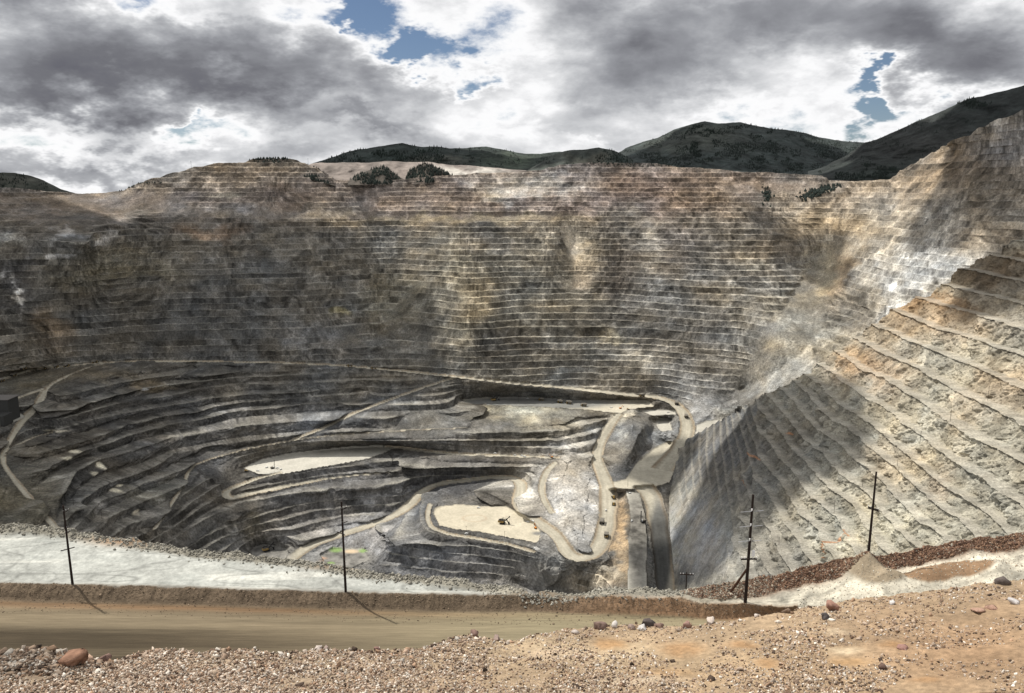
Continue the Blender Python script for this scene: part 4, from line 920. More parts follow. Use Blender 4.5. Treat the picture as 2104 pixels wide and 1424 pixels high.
for (cx, cy, rx, ry_, c, w) in [(1255, 1325, 34, 14, (.36, .22, .11), .9), (1400, 1335, 46, 16, (.36, .22, .115), .85), (1525, 1327, 34, 9, (.36, .22, .115), .85), (1575, 1365, 24, 10, (.37, .23, .12), .9), (1745, 1363, 46, 9, (.36, .23, .12), .85), (1735, 1340, 34, 8, (.52, .42, .29), .9), (1830, 1326, 26, 8, (.32, .19, .095), .8), (1720, 1300, 30, 7, (.50, .40, .28), .7), (1370, 1385, 60, 9, (.36, .23, .12), .6), (1900, 1398, 30, 6, (.34, .2, .10), .7), (1150, 1345, 60, 12, (.52, .41, .30), .5), (1300, 1400, 90, 10, (.55, .46, .35), .5)]:
    q = ((XG - cx) / rx) ** 2 + ((YG - cy) / ry_) ** 2 + fbm(XG / 16, YG / 7, 0, 3) * .5
    CG = lerp(CG, np.array(c), (np.exp(-np.clip(q, 0, 9) ** 1.5) * w)[..., None])
CG = lerp(CG, np.array((.10, .068, .048)), (hp_ * .85)[..., None])
sandy = np.zeros_like(XG)
for (cx, cy, rx, ry_) in [(1255, 1325, 34, 14), (1400, 1335, 46, 16), (1525, 1327, 34, 9), (1575, 1365, 24, 10), (1745, 1363, 46, 9), (1735, 1340, 34, 8), (1830, 1326, 26, 8), (1900, 1398, 30, 6)]:
    sandy += np.exp(-(((XG - cx) / rx) ** 2 + ((YG - cy) / ry_) ** 2) ** 1.5)
CG = CG * np.array((.93, .92, .90))
s1 = fbm(PG[..., 0] / .12, PG[..., 1] / .12, .4, 4, .65, 74)
CG = np.clip(CG * (1 + .35 * s1 * (1 - np.clip(sandy, 0, 1) * .7))[..., None], .03, .85)
bk = []
for k in (6, 5, 4, 3, 2, 1):
    d = PG[0].copy(); r = d[:, :2] / np.linalg.norm(d[:, :2], axis=1)[:, None]
    d[:, :2] += r * (k * 2.2); d[:, 2] -= (k * 2.2) * 1.1
    bk.append(d)
PGf = np.concatenate([np.array(bk), PG], 0); CGf = np.concatenate([np.repeat(CG[:1], 6, 0), CG], 0)
m_near = rock_mat('stony_soil', 9.0, .8, .8, .30, .05)
tag(mesh_obj('stony_ground', PGf.reshape(-1, 3), grid_faces(NVg + 6, NUg), m_near, None, False, {'Col': CGf.reshape(-1, 3)}), 'stony reddish ground of the viewpoint', kind='structure')
def on_near(qx, qy):
    i = int(np.clip((qx + 880) / 3880 * (NUg - 1), 0, NUg - 1)); j = int(np.clip((qy - gy[i]) / (1680 - gy[i]) * (NVg - 1), 0, NVg - 1))
    return PG[j, i], j, i

# stones: angular, made from cut-down cubes
def stone_shape(n_cut=5, sub=False):
    import bmesh
    bm = bmesh.new(); bmesh.ops.create_cube(bm, size=1.0)
    if sub: bmesh.ops.subdivide_edges(bm, edges=bm.edges[:], cuts=2, use_grid_fill=True)
    for _ in range(n_cut):
        v = Vector(rng.normal(size=3)).normalized()
        r = bmesh.ops.bisect_plane(bm, geom=bm.verts[:] + bm.edges[:] + bm.faces[:], plane_co=v * rng.uniform(.30, .46), plane_no=v, clear_outer=True)
        e = [g for g in r['geom_cut'] if isinstance(g, bmesh.types.BMEdge)]
        if e:
            try: bmesh.ops.edgeloop_fill(bm, edges=e)
            except Exception: pass
    bmesh.ops.triangulate(bm, faces=bm.faces[:])
    for v in bm.verts: v.co += Vector(rng.normal(size=3)) * .025
    V = np.array([v.co[:] for v in bm.verts]); Fc = np.array([[v.index for v in f.verts] for f in bm.faces])
    bm.free(); return V, Fc
protos = [stone_shape(4) for _ in range(10)]
def scatter(name, label, spots, mat):
    Vs, Fs_, Cs = [], [], []; off = 0
    for (p, s, c) in spots:
        V, Fc = protos[rng.randint(10)]
        M = np.array(Matrix.Rotation(rng.uniform(0, 6.28), 3, 'Z') @ Matrix.Rotation(rng.uniform(-.7, .7), 3, 'X') @ Matrix.Rotation(rng.uniform(0, 6.28), 3, 'Y'))
        W_ = (V * (s * np.array((1, rng.uniform(.5, 1), rng.uniform(.25, .65))))) @ M.T + p + np.array((0, 0, s * .12))
        Vs.append(W_); Fs_.append(Fc + off); Cs.append(np.repeat([c], len(V), 0)); off += len(V)
    o = mesh_obj(name, np.concatenate(Vs), np.concatenate(Fs_), mat, None, False, {'Col': np.concatenate(Cs)})
    return tag(o, label, kind='stuff')
m_stone = rock_mat('stone', 14.0, 3.0, .5, .25, .02)
m_stone2 = rock_mat('boulder_rock', 5.0, 1.0, .7, .3, .05)
pal = [(.50, .42, .345), (.41, .32, .245), (.31, .225, .165), (.17, .112, .078), (.66, .60, .52), (.37, .285, .21), (.085, .06, .045), (.36, .24, .16)]
sp = []
n_try = 0
while len(sp) < 75000 and n_try < 190000:
    n_try += 1
    qx = rng.uniform(-160, 2300); i = int((qx + 880) / 3880 * (NUg - 1)); qy = gy[i] + (1436 - gy[i]) * rng.uniform(0, 1) ** .85
    p, j, i = on_near(qx, qy)
    dens = .55 + 1.5 * fbm(p[0] / 1.1, p[1] / 1.1, .2, 3, .6, 75) + .5 * math.exp(-((qy - gy[i]) / 12) ** 2) + (.35 if qx < 1000 else 0) - 1.5 * float(sandy[j, i]) - (.25 if qx > 1700 and qy > 1260 else 0)
    if rng.rand() > dens: continue
    big = rng.rand() ** 5
    heap = math.exp(-((qx - 60) / 110) ** 4 - ((qy - 1365) / 34) ** 4)
    s = .013 + .050 * big + (.10 * rng.rand() if rng.rand() < .006 else 0) + (.016 if qx < 1000 else .0) * rng.rand() + heap * rng.rand() ** 3 * .10
    if (qy - gy[i]) < 10 and rng.rand() < .20: s *= 1.9
    c = np.array(pal[rng.randint(8)]) * rng.uniform(.62, 1.18) * (1 - .45 * heap)
    sp.append((p, s, c))
scatter('loose_stones', 'loose angular stones strewn over the viewpoint ground', sp, m_stone)
# rubble on the ridge and clods by the berms
sp = []
for _ in range(9000):
    qx = 1400 + 720 * rng.rand(); y0 = np.interp(qx, SX, SY); qy = y0 + rng.uniform(1, np.interp(qx, [1400, 1500, 1800, 2104], [12, 34, 40, 28]))
    c = np.array([(.17, .10, .066), (.23, .145, .095), (.11, .068, .05), (.30, .24, .18), (.34, .31, .25)][rng.randint(5) if qx < 1600 or rng.rand() < .2 else rng.randint(3)])
    sp.append((on_fore(qx, qy), rng.uniform(.10, .28) * (1 if rng.rand() < .95 else 1.8), c * rng.uniform(.8, 1.2)))
for _ in range(2600):
    qx = rng.uniform(-50, 1420); y0 = np.interp(qx, SX, SY); qy = y0 + abs(rng.normal()) * 9
    sp.append((on_fore(qx, qy), rng.uniform(.12, .5), np.array((.27, .255, .215)) * rng.uniform(.6, 1.3)))
for _ in range(9000):
    qx = rng.uniform(-60, 2160); y0 = np.interp(qx, *zip(*crest)) if qx < 1650 else 1246 - (qx - 1650) * .13
    if qx < 1640: qy = y0 + (abs(rng.normal()) * 16 if rng.rand() < .7 else rng.uniform(10, 60))
    else: qy = np.interp(qx, SX, SY) + rng.uniform(20, 95)
    c = np.array((.18, .135, .095) if qx < 1640 else [(.34, .31, .25), (.22, .17, .12), (.46, .44, .38)][rng.randint(3)])
    sp.append((on_fore(qx, qy), rng.uniform(.05, .16) * (1 if rng.rand() < .95 else 2.0), c * rng.uniform(.6, 1.5)))
scatter('rubble', 'small rubble covering the rim ridge and pit edge berm', sp, m_stone2)

# boulders one can point at
def boulder(px_, py_, s, color, label, group='boulders on the viewpoint edge', flat_=.75, sink=.2, fore=False):
    s = s * .52
    s = s * .88
    color = tuple(np.array(color) * .7 + np.mean(color) * .3)
    V, Fc = stone_shape(9, True)
    r = np.linalg.norm(V, axis=1, keepdims=True)
    V = V * (1 + .22 * fbm(V[:, 0] * 5 + px_, V[:, 1] * 5, V[:, 2] * 5, 3)[:, None])
    a = rng.uniform(0, 6.28); M = np.array(Matrix.Rotation(a, 3, 'Z'))
    V = (V * np.array((s, s * .8, s * flat_))) @ M.T
    V[:, 2] -= V[:, 2].min() + s * flat_ * sink
    p = on_fore(px_, py_) if fore else on_near(px_, py_)[0]
    o = mesh_obj('boulder', V, Fc, m_stone2, None, False, {'Col': np.repeat([color], len(V), 0)})
    o.location = Vector(p)
    return tag(o, label, 'boulder', group)
boulder(155, 1372, .95, (.30, .14, .07), 'large orange brown boulder half buried in the rubble at the far left')
boulder(180, 1362, .50, (.50, .30, .18), 'pale orange boulder just right of the large orange brown one')
boulder(219, 1358, .55, (.22, .12, .09), 'blocky dark red boulder alone on the edge right of the orange boulder')
boulder(655, 1330, .34, (.55, .45, .38), 'upright pale pink stone perched on the edge against the road')
boulder(673, 1334, .30, (.30, .21, .17), 'small brown stone beside the upright pale pink one')
boulder(778, 1338, .32, (.24, .12, .09), 'flat dark red stone on the edge in front of the dark road')
boulder(978, 1306, .46, (.22, .12, .09), 'dark red boulder on top of the hump in the stony edge')
boulder(1020, 1316, .34, (.30, .20, .16), 'rounded brown stone right of the hump with the dark red boulder')
boulder(1236, 1293, .58, (.20, .12, .09), 'wide dark brown boulder in the left part of the boulder row')
boulder(1264, 1290, .44, (.55, .50, .45), 'white grey boulder beside the wide dark brown one')
boulder(1333, 1287, .74, (.10, .075, .065), 'biggest near black boulder of the row on the edge')
boulder(1322, 1294, .40, (.56, .52, .48), 'white stone leaning against the near black boulder')
boulder(1356, 1290, .42, (.24, .14, .10), 'red brown boulder at the right end of the boulder row')
boulder(1301, 1292, .38, (.32, .22, .17), 'brown stone between the white grey and near black boulders')
boulder(1184, 1303, .36, (.50, .42, .36), 'small tan stone in the row of dark boulders')
boulder(1411, 1293, .46, (.34, .18, .13), 'reddish boulder with a dark underside right of the boulder row')
boulder(1460, 1282, .44, (.58, .47, .38), 'smooth cream boulder right of the reddish one')
boulder(1555, 1268, .26, (.58, .48, .40), 'pair stone of cream colour where the earth berm ends')
boulder(1712, 1254, .62, (.34, .16, .10), 'red pointed boulder in the rubble left of the tall pole on its mound')
boulder(1696, 1276, .46, (.09, .075, .07), 'near black stone below the red pointed boulder')
boulder(1834, 1242, .32, (.62, .58, .54), 'white stone in the rubble below the brown mound')
boulder(1812, 1378, .30, (.15, .085, .06), 'dark pointed stone standing alone on the flat ground')
boulder(1857, 1336, .46, (.34, .16, .12), 'dark red angular stone lying on the flat ground beside an orange dust patch', flat_=.35)
boulder(2062, 1200, .60, (.13, .10, .085), 'dark boulder on the skyline at the right end of the road')
boulder(2084, 1240, .50, (.50, .46, .44), 'grey slab with black cracks near the right border', flat_=.4)
boulder(2010, 1256, .62, (.42, .23, .14), 'flat orange slab embedded near the right border', flat_=.3)
boulder(2040, 1250, .56, (.40, .21, .13), 'second flat orange slab, right of the first', flat_=.3)

# ================================================================== OBJECTS
class MB:
    def __init__(s): s.V, s.F = [], []
    def box(s, c, d, rot=None, taper=1.0):
        b = len(s.V)
        for z in (-.5, .5):
            k = taper if z > 0 else 1.0
            for x, y in ((-.5, -.5), (.5, -.5), (.5, .5), (-.5, .5)):
                p = Vector((x * d[0] * k, y * d[1] * k, z * d[2]))
                if rot: p = rot @ p
                s.V.append(tuple(p + Vector(c)))
        for f in ((0, 3, 2, 1), (4, 5, 6, 7), (0, 1, 5, 4), (1, 2, 6, 5), (2, 3, 7, 6), (3, 0, 4, 7)): s.F.append([b + i for i in f])
        return s
    def tube(s, p, q, r0, r1=None, n=10):
        r1 = r0 if r1 is None else r1
        p, q = Vector(p), Vector(q); d = (q - p).normalized(); u = d.orthogonal().normalized(); w = d.cross(u); b = len(s.V)
        for c, r in ((p, r0), (q, r1)):
            for i in range(n):
                a = 2 * math.pi * i / n; s.V.append(tuple(c + (u * math.cos(a) + w * math.sin(a)) * r))
        for i in range(n): j = (i + 1) % n; s.F.append([b + i, b + j, b + n + j, b + n + i])
        s.F.append([b + i for i in range(n)][::-1]); s.F.append([b + n + i for i in range(n)])
        return s
    def beam(s, p, q, w, h):
        p, q = Vector(p), Vector(q); d = q - p
        rot = d.to_track_quat('X', 'Z').to_matrix()
        return s.box((p + q) / 2, (d.length, w, h), rot)
    def prism(s, prof, y0, y1):
        """side profile (x,z) extruded across y"""
        b = len(s.V); n = len(prof)
        for y in (y0, y1):
            for (x, z) in prof: s.V.append((x, y, z))
        for i in range(n): j = (i + 1) % n; s.F.append([b + i, b + j, b + n + j, b + n + i])
        s.F.append([b + i for i in range(n)][::-1]); s.F.append([b + n + i for i in range(n)])
        return s
    def build(s, name, mat, parent=None, bevel=0.0):
        me = bpy.data.meshes.new(name); me.from_pydata(s.V, [], s.F); me.update()
        import bmesh
        bm = bmesh.new(); bm.from_mesh(me); bmesh.ops.recalc_face_normals(bm, faces=bm.faces[:])
        if bevel: bmesh.ops.bevel(bm, geom=bm.edges[:], offset=bevel, segments=1, affect='EDGES')
        bm.to_mesh(me); bm.free()
        me.materials.append(mat); o = bpy.data.objects.new(name, me); col.objects.link(o)
        if parent: o.parent = parent
        return o
def empty(name, loc=(0, 0, 0), rz=0.0):
    o = bpy.data.objects.new(name, None); col.objects.link(o); o.location = loc; o.rotation_euler = (0, 0, rz); o.empty_display_size = .5
    return o
def copy_tree(o, parent=None):
    c = o.copy(); col.objects.link(c); c.parent = parent
    for ch in [x for x in scene.objects if x.parent == o]: copy_tree(ch, c)
    return c
M = dict(
    yellow=plain('machine_yellow', (.30, .205, .075), .6), black=plain('tyre_black', (.016, .016, .017), .85), dkst=plain('dark_steel', (.035, .034, .034), .6, .3),
    bed=plain('dusty_steel', (.17, .155, .13), .8), glass=plain('dark_glass', (.02, .022, .026), .15), white=plain('white_paint', (.72, .72, .70), .5, 0, .06), red=plain('red_paint', (.45, .09, .05), .6),
    orange=plain('orange_paint', (.55, .22, .05), .6), wood=plain('tarred_wood', (.020, .013, .010), .8, 0, .4, 6), wire=plain('grey_wire', (.35, .35, .36), .5, .5), insul=plain('insulator', (.62, .60, .58), .3), conc=plain('stained_concrete', (.045, .045, .043), .9), roof=plain('grey_roof', (.14, .13, .12), .8), brownwood=plain('brown_wood', (.06, .030, .018), .8))

def make_truck():
    t = empty('haul_truck')
    MB().box((0, 0, 2.6), (11.5, 3.4, 1.2)).box((4.2, 0, 3.3), (2.6, 6.0, 1.0)).build('chassis', M['dkst'], t, .1)
    bd = MB().prism([(-6.8, 4.6), (-5.6, 3.6), (1.8, 3.9), (2.6, 6.3), (6.4, 6.9), (6.4, 7.2), (2.0, 6.9), (-6.6, 6.2)], -3.6, 3.6).build('dump_body', M['bed'], t, .08)
    MB().prism([(-6.3, 6.20), (2.0, 6.95), (1.4, 7.35), (-1.5, 7.7), (-4.6, 7.1)], -3.0, 3.0).build('ore_load', M['bed'], bd, .2)
    c = MB().box((4.2, 1.6, 5.0), (2.0, 2.2, 2.2)).build('cab', M['yellow'], t, .08)
    MB().box((5.22, 1.6, 5.3), (.06, 1.9, 1.0)).box((4.2, 2.72, 5.3), (1.5, .06, 1.0)).build('cab_window', M['glass'], c)
    MB().box((5.9, 0, 2.9), (.7, 5.2, 1.9)).build('grille', M['yellow'], t, .1)
    MB().beam((6.3, 0, 3.8), (6.3, 0, 1.4), .3, 4.6).build('bumper', M['dkst'], t)
    for (x, y) in ((3.6, 2.9), (3.6, -2.9), (-3.4, 2.7), (-3.4, -2.7)):
        w = MB().tube((x, y - (.65 if x > 0 else 1.25), 1.9), (x, y + (.65 if x > 0 else 1.25), 1.9), 1.9, n=16).build('wheel', M['black'], t, .1)
        sy_ = (1 if y > 0 else -1); yy = y + sy_ * (.66 if x > 0 else 1.26)
        MB().tube((x, yy, 1.9), (x, yy + sy_ * .08, 1.9), .95, n=12).build('rim', M['yellow'], w)
    for s_ in (-1, 1):
        MB().box((6.32, s_ * 2.2, 3.0), (.08, .5, .35)).build('headlight', M['white'], t)
    return t
def make_shovel():
    t = empty('mining_shovel')
    b = MB()
    b.box((0, 0, 2.3), (8, 6, 1.2)).tube((0, 0, 2.8), (0, 0, 3.6), 3.4, n=18); b.build('undercarriage', M['dkst'], t, .1)
    for s_ in (-1, 1): MB().prism([(-5.6, 1.2), (-4.8, .2), (4.8, .2), (5.6, 1.2), (4.8, 2.4), (-4.8, 2.4)], s_ * 4.2 - 1.1, s_ * 4.2 + 1.1).build('crawler_track', M['black'], t, .1)
    h = MB().box((-3.2, 0, 6.0), (11, 9, 4.6)).box((-9.3, 0, 5.6), (1.6, 8, 3.4)).build('machinery_house', M['yellow'], t, .15)
    MB().box((-3.2, 0, 8.5), (11.6, 9.6, .35)).box((-5, 2, 9.4), (2.6, 2, 1.4)).box((-5, -2, 9.4), (2.6, 2, 1.4)).box((-1, 2, 9.2), (2, 2, 1)).build('roof', M['dkst'], h, .05)
    MB().box((-8.6, 0, 7.6), (.3, 9.5, 1.4)).box((-3.2, 4.9, 6.2), (9.5, .5, .25)).box((-3.2, -4.9, 6.2), (9.5, .5, .25)).build('walkway', M['dkst'], h)
    c = MB().box((2.6, 3.4, 8.2), (3, 2.4, 3)).build('cab', M['bed'], t, .1)
    MB().box((4.13, 3.4, 8.6), (.08, 2.1, 1.4)).build('cab_window', M['glass'], c)
    g = MB()
    for s_ in (-1, 1): g.beam((-1.5, s_ * 2.0, 8.4), (1.8, s_ * 1.2, 14.0), .5, .5).beam((-6.5, s_ * 2.0, 8.4), (1.6, s_ * 1.2, 14.0), .35, .35)
    g.beam((1.8, -1.4, 14), (1.8, 1.4, 14), .6, .6); g.build('gantry', M['dkst'], t)
    bm_ = MB()
    for s_ in (-1, 1): bm_.beam((2.6, s_ * 1.5, 4.8), (14.8, s_ * .9, 17.0), .7, 1.5)
    for k in range(5): bm_.beam((4.5 + 2.3 * k, -1.4 + .05 * k, 6.7 + 2.3 * k), (4.5 + 2.3 * k, 1.4 - .05 * k, 6.7 + 2.3 * k), .5, .7)
    bo = bm_.build('boom', M['dkst'], t)
    MB().tube((15.2, -1.1, 17.4), (15.2, 1.1, 17.4), 1.3, n=16).build('sheave', M['dkst'], bo)
    dp = MB()
    for s_ in (-1, 1): dp.beam((6.4, s_ * 1.9, 12.2), (12.6, s_ * 1.5, 4.4), .6, 1.0)
    dp.box((8.0, 0, 10.4), (2.4, 4.2, 2.4)); dpo = dp.build('dipper_stick', M['dkst'], t)
    MB().prism([(11.6, 4.8), (14.6, 5.2), (15.2, 1.2), (12.4, .7)], -1.9, 1.9).prism([(15.1, 1.5), (16.1, .7), (15.0, .8)], -1.7, 1.7).build('bucket', M['black'], t, .1)
    r = MB()
    for s_ in (-.5, .5): r.tube((16.4, s_, 17.6), (14.4, s_, 5.4), .10, n=6).tube((15.0, s_, 18.6), (1.8, s_, 14.2), .10, n=6).tube((1.8, s_, 14.2), (-7, s_, 8.6), .1, n=6)
    r.build('hoist_rope', M['dkst'], t)
    return t
def make_drill():
    t = empty('drill_rig')
    MB().box((0, 0, 2.4), (11, 4.6, 1.2)).build('deck', M['dkst'], t, .1)
    for s_ in (-1, 1): MB().prism([(-3.6, .8), (-3, .1), (3, .1), (3.6, .8), (3, 1.6), (-3, 1.6)], s_ * 2.2 - .5, s_ * 2.2 + .5).build('crawler_track', M['black'], t)
    MB().box((-1.6, 0, 4.2), (6.4, 4.0, 2.6)).build('engine_house', M['bed'], t, .15)
    c = MB().box((3.2, 1.1, 4.4), (2.2, 2.0, 2.6)).build('cab', M['white'], t, .1)
    MB().box((4.33, 1.1, 4.8), (.06, 1.7, 1.2)).build('cab_window', M['glass'], c)
    m = MB()
    for (x, y) in ((4.6, -.7), (4.6, .7), (6.0, -.7), (6.0, .7)): m.beam((x, y, 1.2), (x, y, 22), .3, .3)
    for k in range(10):
        z = 2.4 + k * 2.0
        m.beam((4.6, -.7, z), (6.0, -.7, z + 1.6), .18, .18).beam((4.6, .7, z), (6.0, .7, z + 1.6), .18, .18).beam((4.6, -.7, z), (4.6, .7, z + 1.2), .18, .18)
    m.box((5.3, 0, 22.3), (2, 2, .8)); m.build('mast', M['dkst'], t)
    MB().beam((0, 0, 5.4), (4.6, 0, 14), .3, .3).build('mast_brace', M['dkst'], t)
    return t
def make_pickup():
    t = empty('pickup_truck')
    b = MB().prism([(-2.8, .6), (2.8, .6), (2.8, 1.15), (1.6, 1.3), (.9, 1.95), (-.8, 1.95), (-1.0, 1.3), (-2.8, 1.3)], -1.0, 1.0).build('body', M['white'], t, .06)
    MB().prism([(1.4, 1.32), (.86, 1.86), (-.7, 1.86), (-.85, 1.32)], -1.02, 1.02).build('window', M['glass'], b)
    MB().box((-1.9, 0, 1.32), (1.5, 1.6, .06)).build('load_bed', M['black'], t)
    for (x, y) in ((1.8, .9), (1.8, -.9), (-1.8, .9), (-1.8, -.9)): MB().tube((x, y - .15, .45), (x, y + .15, .45), .45, n=12).build('wheel', M['black'], t)
    return t
def make_excavator(c1='orange'):
    t = empty('excavator')
    for s_ in (-1, 1): MB().prism([(-3.2, .8), (-2.6, .1), (2.6, .1), (3.2, .8), (2.6, 1.5), (-2.6, 1.5)], s_ * 1.7 - .4, s_ * 1.7 + .4).build('crawler_track', M['black'], t)
    MB().box((-.8, 0, 2.7), (5.6, 3.6, 1.9)).box((-3.4, 0, 2.6), (1.2, 3.2, 1.6)).build('house', M[c1], t, .1)
    c = MB().box((1.2, 1.1, 3.4), (1.9, 1.3, 2.2)).build('cab', M['white'], t, .08)
    MB().box((2.17, 1.1, 3.7), (.05, 1.1, 1.2)).build('cab_window', M['glass'], c)
    MB().beam((1.4, -.3, 2.6), (5.0, -.3, 9.5), .6, .9).build('boom', M[c1], t)
    MB().beam((5.0, -.3, 9.7), (8.4, -.3, 6.2), .5, .7).build('stick', M[c1], t)
    MB().prism([(8.0, 6.4), (8.9, 6.3), (8.8, 4.8), (7.6, 4.6), (7.3, 5.4)], -.9, .5).build('bucket', M['black'], t)
    return t
def make_dozer():
    t = empty('bulldozer')
    for s_ in (-1, 1): MB().prism([(-3.4, 1.0), (-2.6, .1), (2.8, .1), (3.4, .9), (1.4, 2.6), (-.4, 2.9)], s_ * 1.9 - .4, s_ * 1.9 + .4).build('crawler_track', M['black'], t)
    MB().box((1.2, 0, 2.2), (3.8, 2.2, 1.8)).box((-1.8, 0, 2.0), (2.6, 2.6, 1.5)).build('body', M['yellow'], t, .1)
    c = MB().box((-1.4, 0, 3.7), (2.0, 2.2, 1.9)).build('cab', M['yellow'], t, .1)
    MB().box((-.37, 0, 3.8), (.05, 1.9, 1.2)).build('cab_window', M['glass'], c)
    MB().prism([(4.2, .2), (4.6, 1.0), (4.4, 2.4), (4.1, 2.4), (4.2, 1.0), (3.9, .2)], -2.6, 2.6).beam((0, -2.4, .9), (4.0, -2.4, .9), .3, .4).beam((0, 2.4, .9), (4.0, 2.4, .9), .3, .4).build('blade', M['bed'], t)
    return t
def heading(qx, qy, ex, ey, surf=None):
    a, b = A.point(qx, qy), A.point(ex, ey)
    return math.atan2(b.y - a.y, b.x - a.x)
def place(o, qx, qy, rz, lab, cat, group=None, sc=1.0, z=0.0):
    p = A.point(qx, qy); o.location = (p.x, p.y, p.z + z); o.rotation_euler = (0, 0, rz); o.scale = (sc, sc, sc)
    tag(o, lab, cat, group); return o
P0 = {}
def put(kind, maker, *a, **k):
    if kind not in P0: P0[kind] = maker(); o = P0[kind]
    else: o = copy_tree(P0[kind])
    return place(o, *a, **k)
TG = 'haul trucks on the pit roads'
TR = [(3, 784, 'dark haul truck cut by the left border, last of the queue'), (28, 773, 'haul truck climbing the slope second from the left border'), (48, 759, 'haul truck on the thin upper track above the queue'),
      (67, 762, 'haul truck in the queue just right of the upper track truck'), (90, 759, 'haul truck in the middle of the queue on the left road'), (115, 756, 'smallest looking haul truck of the queue, fourth along the left road'),
      (137, 754, 'haul truck with a sandy load at the right end of the left queue'), (195, 746, 'lone haul truck where the left ramp leaves the main haul road'),
      (719, 753, 'haul truck on the long haul road, left one of a spaced pair'), (768, 758, 'haul truck on the long haul road, right one of a spaced pair'),
      (1319, 815, 'sandy haul truck on the long haul road just before its bend'), (1390, 831, 'haul truck entering the wide curve at the upper right'), (1410, 858, 'haul truck lower down the wide curve beside the white flat'),
      (1112, 823, 'haul truck on the truck bench nearest the upper mining shovel'), (1151, 828, 'haul truck on the truck bench, left of two close together'), (1169, 830, 'haul truck on the truck bench, right of two close together'), (1200, 835, 'rightmost haul truck on the truck bench'),
      (1237, 1075, 'haul truck with a white lit tray in the narrow lane above the hairpin'), (1246, 1103, 'haul truck with a grey load nearest the hairpin')]
for i, (qx, qy, lab) in enumerate(TR):
    if i < 2: rz = heading(qx, qy, qx + 30, qy - 10)
    elif i < 11: rz = heading(qx - 10, qy, qx + 10, qy) + (0 if i < 8 else math.pi)
    elif i in (11, 12): rz = heading(1395, 830, 1413, 870) + math.pi
    elif i < 17: rz = heading(qx, qy, qx - 20, qy) + rng.uniform(-.25, .25)
    else: rz = heading(qx, qy, 1250, 1020) if i == 17 else heading(1250, 1020, qx, qy)
    put('truck', make_truck, qx, qy, rz, lab, 'haul truck', TG, sc=1.2 if i < 17 else 1.25)
put('shovel', make_shovel, 1033, 1076, R(-12), 'large black and yellow mining shovel standing alone on the round bottom pad', 'mining shovel', 'electric mining shovels', sc=.98)
put('shovel', make_shovel, 1016, 824, R(15), 'dark mining shovel at the left end of the upper truck bench', 'mining shovel', 'electric mining shovels', sc=.95)
put('shovel', make_shovel, 549, 1132, R(28), 'mining shovel digging in the dark recess beyond the grey rim bench', 'mining shovel', 'electric mining shovels', sc=1.0)
put('drill', make_drill, 1322, 1073, R(200), 'drill rig with a tall lattice mast on the grey bench beside the dark ramp', 'drill rig', 'drill rigs', sc=1.1)
put('drill', make_drill, 560, 963, R(10), 'drill rig with a black mast on the bright pad at left', 'drill rig', 'drill rigs', sc=.9)
put('exc', make_excavator, 1100, 1086, R(105), 'orange excavator with raised boom at the right of the bottom pad', 'excavator', sc=1.05)
o = put('exc', make_excavator, 1133, 940, R(160), 'small crane like excavator at the right end of the middle road', 'excavator', sc=.9)
o = put('exc', make_excavator, 1275, 840, R(10), 'yellow excavator where the truck bench meets the ramp', 'excavator', sc=1.0)
put('dozer', make_dozer, 1261, 1024, R(100), 'bulldozer higher up in the lane below the junction', 'bulldozer', 'bulldozers', sc=1.5)
put('dozer', make_dozer, 1261, 1038, R(80), 'bulldozer lower in the lane, behind the first one', 'bulldozer', 'bulldozers', sc=1.5)
put('dozer', make_dozer, 1290, 842, R(10), 'bulldozer at the right end of the truck bench', 'bulldozer', 'bulldozers', sc=1.0)
put('dozer', make_dozer, 506, 969, R(10), 'bulldozer at the left end of the bright pad', 'bulldozer', 'bulldozers', sc=1.1)
for (qx, qy, rz, lab) in [(1245, 1049, 1.4, 'white pickup in the lane between the bulldozers and the haul trucks'), (1294, 1014, .2, 'white pickup at the top of the grey bench'), (1084, 1073, -.8, 'small vehicle on the bottom pad left of the orange excavator'), (1094, 1071, -.8, 'small vehicle just above the orange excavator'),
                          (1298, 1071, 1.2, 'small dark vehicle alone on the grey bench left of the drill rig'), (1256, 838, .3, 'white pickup left of the yellow excavator on the truck bench'), (1084, 819, .1, 'pickup left of the haul trucks on the truck bench'), (1058, 936, 0, 'vehicle on the middle road, left of the parked white pair'), (1072, 937, 0, 'white vehicle of the parked pair on the middle road'), (1078, 939, .2, 'right vehicle of the parked pair on the middle road'),
                          (1017, 932, 0, 'dark vehicle alone on the middle road'), (530, 968, .2, 'white pickup near the left drill rig on the bright pad'), (548, 961, 1.0, 'white service truck touching the left side of the drill rig'), (570, 962, .4, 'white service truck right of the left drill rig'), (577, 965, 1.2, 'second service truck right of the left drill rig'), (983, 1044, .1, 'white van at the back edge of the bottom pad'), (958, 1097, .4, 'reddish vehicle on the ring track below the bottom pad'),
                          (13, 866, .1, 'white trailer like pickup by the crusher building'), (1099, 1128, .2, 'white pickup on the ring track right of the bottom pad'), (1366, 895, .4, 'service vehicle at the inner edge of the wide curve'), (1373, 848, .2, 'small vehicle on the pale ledge inside the wide curve')]:
    put('pickup', make_pickup, qx, qy, rz, lab, 'pickup', 'light vehicles in the pit', sc=1.35)

# crusher station at the left border
c = empty('crusher_building'); p = A.point(-4, 872); c.location = p
MB().box((-40, 40, 22), (110, 40, 60)).build('wall', M['conc'], c, .3)
MB().box((-40, 40, 52.6), (116, 46, 1.2)).build('roof', M['roof'], c)
MB().box((-20, 0, 12), (90, 34, 24)).build('retaining_wall', M['conc'], c, .2)
for k in range(7): MB().box((-56 + 12 * k, -17.3, 12), (1.2, .9, 23)).build('buttress', M['roof'], c)
MB().box((4, -30, 3), (24, 9, 6)).build('service_shed', M['white'], c, .1)
tag(c, 'dark concrete crusher building with a flat pale roof at the left border', 'building')

